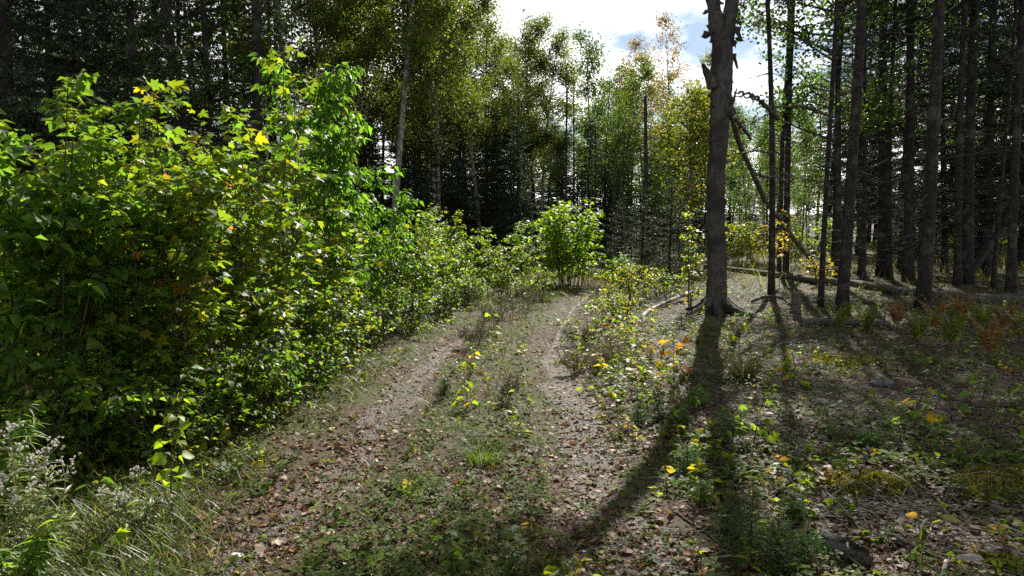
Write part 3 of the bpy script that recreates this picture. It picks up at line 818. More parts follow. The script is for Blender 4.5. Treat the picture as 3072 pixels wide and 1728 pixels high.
def log(name, label, cat, pts, r, mat, seed, z=0.0, group=None, stubs=4, n=50, sides=12, tr=None, twig=.25):
    """pts: picture points of the axis where it lies on the ground"""
    rng = R_(seed)
    P = []
    for a in pts:
        g = G(a[0], a[1]); zz = a[2] if len(a) > 2 else 0
        for _ in range(3):
            g = G(a[0], a[1], float(Hh(g[0], g[1])) + r + zz)
        P.append(g)
    P = polyline(P, n)
    base = P[0].copy()
    s = MB(); tube(s, P - base, np.linspace(r, tr or r * .75, n) * (1 + .03 * rng.normal(size=n)), sides, rough=.06, rng=rng)
    for k in range(stubs):
        i = rng.integers(3, n - 2); d = norm(rng.normal(size=(1, 3)) + [[0, 0, .8]])[0]
        prisms(s, [P[i] - base], [P[i] - base + d * (r + rng.uniform(.3, 1) * twig)], r * .22 + .001, r * .06 + .0005)
    o = link(name, s.mesh(name, mat), None, tuple(base))
    return tag(o, label, cat, group)
log('fallen_log', 'long fallen trunk lying across the floor behind the right-hand trunks', 'log', [(2183, 806), (2330, 824), (2463, 843), (2563, 850), (2722, 876), (2880, 893), (3150, 908)], .06, M_DEAD, 301, stubs=12, tr=.085, twig=.35)
log('fallen_log', 'short dark log lying in front of the thick spruce trunk', 'log', [(2405, 968), (2480, 964), (2560, 968), (2672, 974)], .055, M_DEAD, 302)
def lean_pole():
    rng = R_(303); base = onground(2896, 850); Y = base[1]; mb = MB()
    P = polyline([base - [0, 0, .05], A(2925, 802, Y + .1), A(2955, 757, Y + .2), A(2992, 705, Y + .3), A(3022, 640, Y + .4)], 30) - base
    tube(mb, P, np.linspace(.085, .055, 30), 12, rough=.05, rng=rng)
    tag(link('leaning_pole', mb.mesh('leaning_pole', M_SPRUCE), None, tuple(base)), 'dead pole propped slantwise among the trunks at far right', 'pole')
lean_pole()
log('fallen_branch', 'curved birch branch lying at the foot of the forked birch', 'branch', [(1925, 950), (1950, 930), (1985, 913, .03), (2040, 889, .06), (2092, 872, .1)], .027, M_WHITEBIRCH, 304, tr=.034)
log('fallen_branch', 'short pale birch stick lying beside the right wheel track', 'branch', [(1762, 1004), (1795, 992), (1842, 976)], .022, M_WHITEBIRCH, 305)
log('fallen_branch', 'arched bare branch lying between the birch and the stump', 'branch', [(2255, 905), (2285, 893, .05), (2320, 888, .1), (2352, 896, .05), (2370, 912)], .026, M_DEAD, 306)

def stump():
    base = onground(2385, 958); rng = R_(310); mb = MB(); n, sd = 14, 18
    z = np.linspace(-.05, .36, n); P = np.stack([0 * z + .02 * z, 0 * z, z], 1)
    tube(mb, P, np.interp(z, [-.05, .05, .36], [.10, .078, .062]), sd, rough=.05, rng=rng, lobes=lambda u, a: 1 + .1 * np.sin(5 * a) * np.exp(-u * 4), cap=False)
    v = mb.v[0]; top = v[-sd:]; top[:, 2] += rng.uniform(-.10, .06, sd)
    c = top.mean(0) - [0, 0, .05]
    mb.add(np.concatenate([top, [c]]), [[i, (i + 1) % sd, sd] for i in range(sd)])
    tag(link('stump', mb.mesh('stump', M_DEAD), None, tuple(base)), 'short splintered grey stump left of the short log', 'stump')
stump()


# landmarks used to say where a tree of the wood stands
LAND = [(-200, 'the left picture edge'), (60, 'the far left black spruce'), (240, 'the two thin left trunks'), (445, 'the broad black spruce'), (583, 'the straight thick left trunk'), (690, 'the leaning dark-stemmed maple'), (795, 'the trunk by the ash sapling'), (965, 'the tall ash-leaved sapling'), (1168, 'the bowed pale aspen'), (1305, 'the twin-stemmed aspen'), (1447, 'the bushy olive aspen'), (1560, 'the dark spruce tip'), (1640, 'the left side of the sky gap'), (1711, 'the two thin poles'), (1790, 'the rounded aspen right of the gap'), (1936, 'the thick broken pole'), (2060, 'the golden maple'), (2150, 'the forked birch'), (2310, 'the slender trunk by the birch'), (2365, 'the slender pair of stems'), (2480, 'the thin straight trunk'), (2540, 'the thick trunk by the short log'), (2645, 'the stout set-back trunk'), (2760, 'the thick leaning trunk'), (2880, 'the narrow trunk'), (2985, 'the slanting slim trunk'), (3050, 'the far right trunk'), (3300, 'the right picture edge')]
_used = {}
def where_label(what, px, Y, depth):
    row = depth[int(np.searchsorted([20, 24, 28, 34, 42, 50], Y))]
    first = None
    for d, lp, nm in sorted((abs(px - a), a, b) for a, b in LAND)[:4]:
        side = 'behind' if d < 14 else ('left of' if px < lp else 'right of')
        lab = f'{what} {row} {side} {nm}'
        first = first or lab
        if lab not in _used:
            _used[lab] = 1; return lab
    return first
DEPTH = ('close', 'a little way back', 'some way back', 'well back', 'deep in the wood', 'far back', 'farthest back')
# ------------------------------------------------------------------ the woods all round
ls_l = 'tall dark spruce in the shaded wood behind the left thicket'
gl = 'dark spruces behind the left thicket'
put(SP_DENSE, 'spruce_tree', 'black spruce with drooping boughs at the far left edge', 'tree', 60, 11.5, 1.0)
put(SP_DENSE, 'spruce_tree', 'broad black spruce filling the left wood, behind the pointed-leaf shrubs', 'tree', 445, 11.8, 1.0)
for px, Y, s in ((235, 14, .95), (268, 15.5, .9), (-60, 14, 1.0), (150, 17, 1.05), (330, 19, 1.05), (520, 20, 1.0), (20, 21, 1.1), (690, 21, 1.0), (405, 25, 1.1), (600, 27, 1.1), (210, 27, 1.1), (830, 25, 1.05), (-250, 18, 1.1), (760, 31, 1.1), (80, 32, 1.15), (950, 30, 1.0), (480, 34, 1.2), (-120, 26, 1.1)):
    put(SP_DENSE if rt.random() < .6 else SP_MID, 'spruce_tree', where_label('dark spruce', px, Y, DEPTH), 'tree', px, Y, s, gl)
put(SP_HIGH, 'spruce_tree', 'straight thick conifer trunk behind the left maple bushes', 'tree', 583, 14.5, 1.15)
put(SP_HIGH, 'spruce_tree', 'tall trunk just left of the tall ash-leaved sapling', 'tree', 795, 14.5, 1.1, tilt=(0, -.03))
put(DECK, 'maple_tree', 'leaning dark-stemmed maple between the two left conifer trunks', 'tree', 635, 15.5, 1.05, tilt=(0, .06))
put(DECK, 'maple_tree', 'dark-stemmed maple with yellow-green leaves at the top left', 'tree', 545, 17.5, 1.15)
put(ASP[1], 'aspen_tree', 'aspen showing yellow-green leaves above the black spruces at left', 'tree', 400, 17.0, 1.15)
put(ASP[0], 'aspen_tree', 'leafy aspen behind the tall ash-leaved sapling', 'tree', 905, 18.0, 1.05)
# the aspens ahead
put(ASP[0], 'aspen_tree', 'tall aspen with a bowed pale trunk right of the ash-leaved sapling', 'tree', 1168, 17.5, 1.05, rz=2.0)
put(ASP[1], 'aspen_tree', 'twin-stemmed pale aspen in the middle of the row ahead', 'tree', 1305, 19.5, .98, rz=1.0)
put(ASP[0], 'aspen_tree', 'bushy olive aspen with pale stem left of the spruce tip', 'tree', 1447, 21.5, .9, rz=4.0)
put(ASP[2], 'aspen_tree', 'olive aspen directly below the dark spruce tip ahead', 'tree', 1560, 24, .9)
put(ASP[2], 'aspen_tree', 'olive aspen at the left side of the sky gap', 'tree', 1628, 25, .85)
ga = 'aspens of the row ahead'
for px, Y, s, L in ((1060, 21, 1.1, ASP), (1240, 23, 1.12, ASP), (1380, 25, .98, ASP), (1500, 27.5, .9, ASP), (1120, 26, 1.2, ASP), (1010, 24, 1.1, ASP), (1330, 29, 1.0, ASP), (1590, 30, 1.0, ASPG)):
    put(L, 'aspen_tree', where_label('olive-green aspen', px, Y, DEPTH), 'tree', px, Y, s, ga)
put(SP_MID[1], 'spruce_tree', 'dark spruce whose tip stands against the white sky left of the gap', 'tree', 1612, 27, .78)
gm = 'dark spruces under the aspens ahead'
for px, Y, s in ((1085, 22, .7), (1210, 24, .65), (1270, 21.5, .55), (1400, 23, .6), (1530, 25, .6), (1350, 27, .7), (1480, 29, .65), (1150, 30, .8), (1640, 29, .55), (1000, 27, .8), (1430, 33, .7), (1560, 34, .65), (1250, 34, .75)):
    put(SP_DENSE, 'spruce_tree', where_label('low dark spruce', px, Y, DEPTH), 'tree', px, Y, s, gm)
put(SP_DENSE[1], 'spruce_tree', 'greyish young spruce left of the round maple bush', 'tree', 1535, 19, .36)
# poles in the sky gap
def pole(label, px, Y, py_top, r, seed):
    base = place(px, Y); top = A(px, py_top, Y); rng = R_(seed); mb = MB()
    P = polyline([base - [0, 0, .2], base * .5 + top * .5 + rng.normal(size=3) * .04, top], 30) - base
    tube(mb, P, np.linspace(r * 1.2, r * .6, 30), 10, rough=.05, rng=rng)
    o = thing('dead_tree', label, 'tree', tuple(base))
    link('trunk', mb.mesh('trunk', M_DEADDARK), o)
    d = MB(); k = rng.integers(4, 29, 40); a = rng.uniform(0, 6.28, 40)
    prisms(d, P[k], P[k] + norm(np.stack([np.cos(a), np.sin(a), rng.uniform(-.4, .4, 40)], 1)) * rng.uniform(.1, .5, (40, 1)), .008, .002)
    link('dead_branches', d.mesh('dead_branches', M_DEADDARK), o)
pole('left of the two thin dark poles in the sky gap', 1701, 24, 262, .045, 401)
pole('right of the two thin dark poles in the sky gap', 1721, 25, 240, .035, 402)
pole('thick dark broken-topped pole standing right of the round maple bush', 1936, 22, 288, .075, 403)
# trees right of the gap, lower and thinner
put(ASPG[0], 'aspen_tree', 'slim aspen with a rounded top just right of the sky gap', 'tree', 1780, 30, 1.02)
put(ASPG[1], 'aspen_tree', 'small green aspen below the right side of the sky gap', 'tree', 1840, 26, .85)
put(ASPO[0], 'aspen_tree', 'thin-leaved tree turning orange left of the birch snag', 'tree', 2010, 31, 1.08)
put(ASPO[0], 'aspen_tree', 'half-bare tree with orange tips behind the thick broken pole', 'tree', 1945, 33, 1.05)
put(ASPO[1], 'aspen_tree', 'thin olive tree left of the thick broken pole', 'tree', 1890, 31, .98)
put(ASPO[1], 'aspen_tree', 'sparse tree with rusty leaves showing just behind the forked birch', 'tree', 2095, 32, 1.0)
put(MAPY, 'maple_tree', 'golden maple glowing just left of the forked birch', 'tree', 2068, 22, .98)
put(ASPG[1], 'maple_tree', 'yellow-green maple behind the slender pair of stems', 'tree', 2400, 21, .5)
put(ASPG[1], 'maple_tree', 'low yellow-green maple seen under the bent limb', 'tree', 2250, 24, .58)
gb = 'thin trees beyond the gap'
for px, Y, s, L in ((1755, 36, 1.0, ASPG), (1815, 38, 1.05, ASPG), (1690, 40, .8, ASPG), (1880, 40, 1.1, ASPG), (1960, 42, 1.1, ASPG), (2040, 38, .95, ASPG), (2130, 36, .85, ASPG), (2215, 33, .72, ASPG), (2290, 36, .78, ASPG), (2350, 31, .72, ASPG), (2420, 34, .85, ASPG), (2180, 42, .9, ASPG), (2330, 44, .95, ASPG), (2005, 26, .62, ASPG), (1850, 33, .8, ASPG), (1920, 28, .6, ASPG)):
    put(L, 'aspen_tree', where_label('thin green tree', px, Y, DEPTH), 'tree', px, Y, s, gb)
for px, Y, s in ((1765, 28, .45), (1870, 29, .5), (1990, 29, .5), (1825, 34, .55), (1950, 37, .6), (2060, 34, .5), (2240, 39, .55), (2150, 28, .42), (1700, 33, .5), (2300, 29, .4)):
    put(SP_DENSE, 'spruce_tree', where_label('small dark spruce', px, Y, DEPTH), 'tree', px, Y, s, 'small spruces beyond the path end')
# the right-hand wood
put(DECK, 'maple_tree', 'dark green maple hanging over the pale sky right of the slender pair', 'tree', 2520, 15.5, .98, rz=.5)
put(DECK, 'maple_tree', 'maple with rusty leaves high among the far right trunks', 'tree', 2930, 19, 1.0)
put(DECK, 'maple_tree', 'dark leafy maple with its crown over the thick spruce trunk', 'tree', 2590, 17.2, 1.05, rz=1.5)
put(SP_HIGH, 'spruce_tree', 'added tall bare spruce stem just behind the thick leaning trunk', 'tree', 2735, 15.8, 1.0)  # added for the shade its high crown throws on the floor
put(SP_HIGH, 'spruce_tree', 'added tall bare spruce stem between the narrow and the slanting trunk', 'tree', 2905, 15.2, 1.05)  # also added so that its crown shades the floor
gr = 'dark spruces deep in the right-hand wood'
pts = []
for (px, Y, s) in ((2703, 17.5, .9), (2833, 18.5, .9), (2960, 17, .95), (2500, 22, .8), (2575, 26, .95), (2690, 27, 1.05), (2860, 29, 1.1), (3055, 20, 1), (3120, 17, 1), (3010, 28, 1.1), (3150, 24, 1.1), (2480, 29, .75), (2620, 34, 1.1), (2760, 38, 1.2), (2540, 38, 1.05), (2960, 40, 1.3), (2450, 37, .8), (3260, 19, 1.1), (3330, 27, 1.1)):
    L = SP_MID if rt.random() < .6 else SP_DENSE
    put(L, 'spruce_tree', where_label('dark spruce', px, Y, DEPTH), 'tree', px, Y, s, gr)
for (px, Y, s) in ((2671, 16.5, .8), (2725, 19.2, .85), (2930, 20, .85), (2590, 15.8, .65), (2795, 21.5, .85)):
    put(SP_HIGH, 'spruce_tree', where_label('bare-stemmed thin spruce', px, Y, DEPTH), 'tree', px, Y, s, 'thin bare stems in the right-hand wood')
# deeper rows that close the view between the stems
rf_ = R_(4321)
def rows(n, p0, p1, y0, y1, s0, s1, lib, what, name, grp, gap=.9, clear=None):
    out = []; tries = 0
    while len(out) < n and tries < n * 60:
        tries += 1
        px = rf_.uniform(p0, p1); Y = rf_.uniform(y0, y1); p = np.array([X(px, Y), Y])
        if any(np.hypot(*(p - q)) < gap for q in out): continue
        out.append(p)
        put(lib, name, where_label(what, px, Y, DEPTH), 'tree', px, Y, rf_.uniform(s0, s1), grp)
rows(30, -350, 1120, 22, 52, .9, 1.2, SP_DENSE, 'dark spruce', 'spruce_tree', gl, 1.3)
rows(10, 1040, 1480, 23, 40, .6, .78, SP_HIGH, 'thin straight conifer pole', 'spruce_tree', gm, 1.0)
rows(10, 1740, 2420, 25, 42, .42, .56, SP_HIGH, 'thin straight conifer pole', 'spruce_tree', gb, 1.0)
rows(24, -300, 1150, 17, 32, .28, .48, SP_DENSE, 'young spruce', 'spruce_tree', 'young spruces behind the left thicket', 1.0)
rows(15, 1060, 1570, 18.5, 23, .32, .46, SP_DENSE, 'dark young spruce', 'spruce_tree', gm, .8)
rows(24, 1480, 2120, 22, 36, .26, .42, SP_DENSE, 'young dark spruce', 'spruce_tree', gb, .9)
rows(24, 1050, 1720, 24, 42, .26, .46, SP_DENSE, 'young spruce', 'spruce_tree', gm, 1.0)
rows(20, 1050, 1680, 36, 60, .58, .78, SP_DENSE, 'dark spruce', 'spruce_tree', gm, 1.3)
rows(18, 1700, 2440, 40, 64, .42, .62, SP_DENSE, 'small spruce', 'spruce_tree', gb, 1.3)
rows(14, 1720, 2440, 26, 40, .20, .34, SP_DENSE, 'young spruce', 'spruce_tree', gb, 1.0)
rows(14, 1740, 2440, 38, 58, .7, .95, ASPG, 'slim green tree', 'aspen_tree', gb, 1.3)
rows(15, 2490, 3450, 28, 52, .9, 1.2, SP_DENSE, 'dark spruce', 'spruce_tree', gr, 1.2)
rows(22, 2500, 3400, 17, 36, .25, .48, SP_DENSE, 'young spruce', 'spruce_tree', 'young spruces in the right-hand wood', .9)
# dark conifer scrub right of the round bush
put(SP_LOW[0], 'spruce_bush', 'grey twiggy conifer bush between the round maple bush and the birch', 'bush', 1925, 16.5, 1.0)
put(SP_LOW[0], 'spruce_bush', 'low grey conifer scrub under the thick broken pole', 'bush', 1865, 18.5, .9)
put(SP_LOW[0], 'spruce_bush', 'taller conifer scrub close behind the yellow-leaved sapling', 'bush', 2010, 15.5, 1.05)

# ------------------------------------------------------------------ shrubs, saplings and herbs
TM = {'ovate': [t_ovate(.33, .16, .22), t_ovate(.36, .05, .35), t_ovate(.30, .28, .12)],
      'round': [t_ovate(.44, .10, .18), t_ovate(.46, .18, .3)],
      'maple': [t_maple(.12, .25, 1), t_maple(.02, .45, 2), t_maple(.2, .12, 3)],
      'lance': [t_ovate(.20, .22, .28), t_ovate(.22, .1, .4)],
      'thin': [t_ovate(.09, .2, .5), t_ovate(.10, .2, .8)]}
def t_ov4(w, fold=.15, droop=.2):
    v = np.array([[0, 0, 0], [.48, 0, -.2 * droop], [1, 0, -droop], [.42, w, fold * w], [.42, -w, fold * w]])
    return v, np.array([[0, 1, 3], [1, 2, 3], [0, 4, 1], [1, 4, 2]])
def t_map5(fold=.12, droop=.25):
    ang = np.radians([-150, -95, -60, -42, -22, 0, 22, 42, 60, 95, 150]); rad = np.array([.2, .5, .42, .74, .48, 1, .48, .74, .42, .5, .2]) * .62
    v = np.stack([rad * np.cos(ang) + .36, rad * np.sin(ang) * 1.12, 0 * ang], 1); v = np.concatenate([[[.36, 0, 0]], v])
    v[:, 2] = fold * np.abs(v[:, 1]) - droop * np.hypot(v[:, 0] - .3, v[:, 1]) ** 2
    return v, np.array([[0, i, i + 1] for i in range(1, 11)] + [[0, 11, 1]])
TML = {'ovate': [t_ov4(.36, .3, .22), t_ov4(.38, .1, .35), t_ov4(.33, .5, .12)], 'round': [t_ov4(.46, .2, .2), t_ov4(.48, .35, .3)], 'lance': [t_ov4(.22, .4, .3), t_ov4(.24, .2, .4)],
       'maple': [t_map5(.12, .25), t_map5(.02, .45), t_map5(.2, .12)], 'thin': TM['thin']}
_leafmesh = {}
def leaf_mesh(kd, var, col, mat):
    key = (kd, var, tuple(np.round(col, 3)), mat.name)
    if key not in _leafmesh:
        mb = MB(); v, f = TM[kd][var]; mb.add(v, f, col); _leafmesh[key] = mb.mesh('leaf', mat)
    return _leafmesh[key]
def add_leaves(o, base, kd, pos, ax, nr, sc, ti, rng, nparts, mat, palette, cell=26.0, name='leaf'):
    """leaves: the ones that show largest become parts of their own, the rest one foliage mesh"""
    n = len(pos); sel = np.zeros(n, bool)
    if nparts:
        px, py, dep = proj(pos + base)
        ok = (px > -20) & (px < 3092) & (py > -20) & (py < 1748)
        cx = (px / cell).astype(int); cyy = (py / cell).astype(int)
        order = np.argsort(dep); seen = set(); pick = []
        for i in order:
            if not ok[i]: continue
            k = (cx[i], cyy[i])
            if k in seen: continue
            seen.add(k); pick.append(i)
        pick = sorted(pick, key=lambda i: -sc[i] / dep[i])[:nparts]
        sel[pick] = True
    pal = np.array(palette, float)
    A0, A1, A2 = basis(ax, nr)
    var = rng.integers(0, len(TM[kd]), n)
    for i in np.nonzero(sel)[0]:
        c = pal[np.argmin(((pal - ti[i]) ** 2).sum(1))]
        Rm = np.eye(4); Rm[:3, 0] = A0[i] * sc[i]; Rm[:3, 1] = A1[i] * sc[i]; Rm[:3, 2] = A2[i] * sc[i]; Rm[:3, 3] = pos[i]
        link(name, leaf_mesh(kd, int(var[i]), c, mat), o, mat=Matrix(Rm.tolist()))
    rest = ~sel
    if rest.any() and rest.sum() > 0:
        mb = MB()
        for q in range(len(TM[kd])):
            k = rest & (var == q)
            scatter(mb, (TM if nparts and n < 60 else TML)[kd][q], pos[k], ax[k], nr[k], sc[k], ti[k])
        link('foliage', mb.mesh('foliage', mat), o)

def shrub(name, label, cat, base, Ht, R, stems, kd, leaf, cols, w=None, seed=0, nbr=14, lpb=14, parts=0, group=None, mat=None, blen=.45, low=.12, droop=.35, tilt=.45, lean=(0, 0), upr=.6, stem_r=.009, base_r=.5):
    rng = R_(seed); base = np.asarray(base, float)
    o = thing(name, label, cat, tuple(base), group)
    wood = MB(); P_, A_, N_ = [], [], []
    for s in range(stems):
        a = rng.uniform(0, 6.283); r0 = R * base_r * math.sqrt(rng.random()); rr = R * rng.uniform(.25, 1.0) ** .7
        a2 = a + rng.normal() * .4
        h = Ht * rng.uniform(.72, 1.0) * (1 - .22 * (rr / R) ** 2)
        b = np.array([r0 * math.cos(a), r0 * math.sin(a), -.04])
        e = np.array([rr * math.cos(a2) + lean[0], rr * math.sin(a2) + lean[1], h])
        m = np.array([b[0] * .75 + e[0] * .25, b[1] * .75 + e[1] * .25, h * .55])
        Q = bez(b, m, e, 9)
        tube(wood, Q, np.linspace(stem_r, stem_r * .3, 9), 5, cap=False)
        L = np.linalg.norm(np.diff(Q, axis=0), axis=1).sum()
        for k in range(nbr):
            t = low + (1 - low) * rng.random() ** .8
            i = min(7, int(t * 8)); p = Q[i] + (Q[i + 1] - Q[i]) * (t * 8 - i)
            az = rng.uniform(0, 6.283)
            d = np.array([math.cos(az), math.sin(az), upr * rng.uniform(.1, 1.2)]); d /= np.linalg.norm(d)
            l = blen * rng.uniform(.45, 1.1) * (1.15 - .6 * t) * min(1, R + .3)
            e2 = p + d * l - np.array([0, 0, .12 * l])
            prisms(wood, [p], [e2], .0035, .0012)
            n = max(3, int(lpb * rng.uniform(.6, 1.2) * (.5 + .5 * l / blen)))
            u = np.linspace(.15, 1, n) + rng.normal(size=n) * .03
            side = np.cross(d, [0, 0, 1.0]); side /= np.linalg.norm(side) + 1e-9
            sg = np.where(np.arange(n) % 2 == 0, 1, -1)[:, None]
            ax = d * rng.uniform(.2, .8, (n, 1)) + side * sg * rng.uniform(.5, 1.0, (n, 1)) + rng.normal(size=(n, 3)) * .25
            ax[:, 2] -= droop
            P_.append(p + (e2 - p) * u[:, None] + norm(ax) * leaf * .25 + rng.normal(size=(n, 3)) * .015); A_.append(ax)
            N_.append(np.array([0, 0, 1.0]) + rng.normal(size=(n, 3)) * tilt)
        # leaves at the shoot tip
        n = 6; ang = np.arange(n) * 2.4 + rng.uniform(0, 6)
        P_.append(np.repeat(Q[-1:], n, 0) - np.array([0, 0, 1]) * np.linspace(0, .12, n)[:, None])
        A_.append(np.stack([np.cos(ang), np.sin(ang), rng.uniform(-.3, .6, n)], 1)); N_.append(np.array([0, 0, 1.0]) + rng.normal(size=(n, 3)) * tilt)
    link('stems', wood.mesh('stems', M_STEM), o)['kind'] = 'stuff'
    pos = np.concatenate(P_); ax = np.concatenate(A_); nr = np.concatenate(N_)
    pos[:, 2] = np.maximum(pos[:, 2], .02)
    sc = leaf * np.clip(1 + .25 * rng.normal(size=len(pos)), .45, 1.6)
    add_leaves(o, base, kd, pos, ax, nr, sc, tints(rng, len(pos), cols, w), rng, parts, mat or M_LEAF, cols)
    return o

MAPLEC = YGREEN + GREEN[:2] + [(.20, .19, .012), (.30, .11, .02)]
MAPLEW = [3, 3, 3, 2, 2, 1, .4, .05]
sid = 500
def S(label, px, Y, Ht, R, kd, leaf, cols, **kw):
    global sid
    sid += 1
    if Y < 19 and leaf > .05:
        if Ht > 1.5 and Y < 11 and px < 1150: Ht *= 1.24 if px < 450 else 1.17
        leaf *= {'maple': .80, 'lance': .74}.get(kd, .84 if px < 450 else .68)
        kw['lpb'] = int(kw.get('lpb', 14) * (1.4 if kd == 'maple' else 1.6))
    if kw.get('parts'): kw['parts'] = int(kw['parts'] * .88)
    kw.setdefault('name', 'shrub'); kw.setdefault('cat', 'shrub'); kw.setdefault('stems', 9)
    return shrub(kw.pop('name'), label, kw.pop('cat'), place(px, Y), Ht, R, kw.pop('stems'), kd, leaf, cols, seed=sid, **kw)
# front of the thicket at the left
S('tall shrub with pointed oval leaves at the far left edge', 20, 4.5, 2.12, .7, 'ovate', .095, GREEN, parts=160, stems=12, nbr=17, lpb=15)
S('bright green shrub with pointed oval leaves, second from the left edge', 190, 5.0, 2.02, .75, 'ovate', .092, GREEN + YGREEN[:1], parts=260, stems=13, nbr=17, lpb=15)
S('oval-leaved shrub just left of the maple bushes', 385, 5.5, 1.95, .6, 'ovate', .088, GREEN + YGREEN[:2], parts=200, stems=10, nbr=16, lpb=14)
S('yellow-green maple bush in the middle of the left thicket', 545, 5.7, 2.2, .62, 'maple', .125, MAPLEC, w=MAPLEW, parts=260, stems=10, nbr=14, lpb=11, name='maple_bush', cat='bush')
S('low maple bush with orange-tinged leaves at the front of the left thicket', 500, 5.1, 1.72, .5, 'maple', .12, MAPLEC, w=[3, 3, 3, 2, 1, 1, .5, .12], parts=200, stems=8, nbr=13, lpb=11, name='maple_bush', cat='bush')
S('tallest maple bush, left of the ash-leaved sapling', 735, 6.2, 2.35, .6, 'maple', .125, MAPLEC, w=MAPLEW, parts=280, stems=10, nbr=14, lpb=11, name='maple_bush', cat='bush')
S('maple sapling rising above the thicket with large pale leaves', 835, 6.9, 2.82, .35, 'maple', .14, YGREEN, parts=120, stems=4, nbr=13, lpb=9, name='maple_sapling', cat='sapling')
S('tall sapling with narrow ash-like leaflets above the thicket', 965, 8.3, 3.15, .55, 'lance', .125, [(.062, .138, .020), (.080, .152, .020), (.052, .112, .020)], parts=260, stems=8, nbr=28, lpb=14, name='ash_sapling', cat='sapling', droop=.7)
S('ash-leaved bush right of the tall ash-leaved sapling', 1085, 9.4, 2.05, .6, 'lance', .105, [(.055, .13, .012), (.07, .15, .012), (.04, .105, .014)], parts=160, stems=9, nbr=17, lpb=13, droop=.6)
S('mixed green bush at the bend of the thicket', 940, 7.4, 1.75, .6, 'maple', .115, YGREEN + GREEN[:2], parts=260, stems=10, nbr=15, lpb=12, name='maple_bush', cat='bush')
S('rounded bright bush sloping down right of the ash-leaved bush', 1185, 10.2, 1.6, .75, 'ovate', .085, GREEN + YGREEN, parts=220, stems=13, nbr=16, lpb=14)
S('front bush with lit leaves at the foot of the tallest maple bush', 790, 5.9, 1.25, .5, 'ovate', .085, YGREEN + GREEN[:2], parts=180, stems=9, nbr=13, lpb=12)
S('pale-leaved bush hanging over the verge below the mixed green bush', 905, 6.5, 1.1, .5, 'round', .075, YGREEN + GREEN, parts=180, stems=9, nbr=13, lpb=12)
# behind the front row
for px, Y, h, r, kd, lab in ((60, 7.2, 2.35, .9, 'ovate', 'shrub behind the far left shrubs, only its top showing'), (330, 7.8, 2.25, .9, 'ovate', 'shrub seen between the oval-leaved shrubs and the dark spruce'), (610, 8.2, 2.3, .8, 'maple', 'maple bush seen above the yellow-green maple bush'), (860, 10.5, 2.2, .8, 'maple', 'maple bush behind the tall ash-leaved sapling')):
    S(lab, px, Y, h, r, kd, .10, GREEN + YGREEN, stems=10, nbr=13, lpb=12)
# the thicket running on along the path
S('leafy bush with a pointed top ahead, left of the round maple bush', 1330, 13.5, 1.75, .8, 'ovate', .09, GREEN + YGREEN, parts=110, stems=12, nbr=14, lpb=13)
S('bush under the pointed bush, reaching to the verge', 1265, 11.5, 1.25, .7, 'ovate', .08, GREEN + YGREEN, parts=110, stems=11, nbr=13, lpb=12)
S('low sloping bush between the pointed bush and the round maple bush', 1450, 13.8, 1.25, .8, 'ovate', .085, YGREEN + GREEN[:2], parts=80, stems=11, nbr=13, lpb=12)
S('round bright maple bush where the path disappears', 1712, 16.0, 2.0, .80, 'maple', .125, [(.09, .17, .012), (.115, .19, .012), (.14, .20, .012)], parts=130, stems=22, nbr=15, lpb=11, name='maple_bush', cat='bush')
S('green bush joined to the left of the round maple bush', 1600, 16.5, 1.55, .7, 'ovate', .09, GREEN + DKGREEN[:1], stems=10, nbr=13, lpb=12)
S('low leafy plants left of the path end', 1560, 13.5, .62, .65, 'ovate', .07, YGREEN + GREEN[:1], stems=12, nbr=8, lpb=9)
S('small fresh green bush right of the path end', 1850, 15.2, .75, .5, 'ovate', .08, GREEN, stems=9, nbr=9, lpb=10)
S('yellow-green bush on the right verge before the path end', 1890, 12.4, .7, .45, 'ovate', .065, YGREEN + AUTUMN[:1], stems=10, nbr=9, lpb=9)
S('low yellowish bush right of the wheel track near the pale stick', 1850, 10.4, .42, .4, 'ovate', .055, YGREEN + AUTUMN[2:3], stems=10, nbr=7, lpb=8)
S('low green bush under the curved birch branch', 1975, 12.6, .6, .5, 'ovate', .06, YGREEN + GREEN[:1], stems=9, nbr=8, lpb=8)
# low plants along the foot of the thicket
k = 0
LOWP = [(1000, 7.3, .75, 'pale-flowering low bush at the outer bend of the left verge'), (1100, 8.3, .8, 'low leafy bush on the left verge, second along the bend'), (1205, 9.2, .75, 'low bush on the left verge below the rounded bright bush'), (1310, 10.6, .65, 'low plants on the left verge below the pointed bush'), (1400, 12.2, .6, 'low weeds spilling onto the left wheel track ahead'),
        (680, 5.2, .75, 'shaded low shrub at the foot of the yellow-green maple bush'), (780, 5.4, .55, 'low dappled weeds by the grassy verge'), (610, 4.75, .62, 'dark low shrub behind the lone bright seedling'), (430, 4.5, .7, 'low shrub in deep shade left of the lone bright seedling'), (250, 4.25, .7, 'low shaded shrub behind the white flowers'), (90, 4.0, .65, 'shaded undergrowth plant at the lower left'), (880, 6.2, .5, 'low leafy weeds where the verge turns')]
for px, Y, h, lab in LOWP:
    S(lab, px, Y, h, .42, 'ovate', .062, GREEN + YGREEN[:2] + DKGREEN[:1], stems=11, nbr=9, lpb=9, parts=36, low=.05)

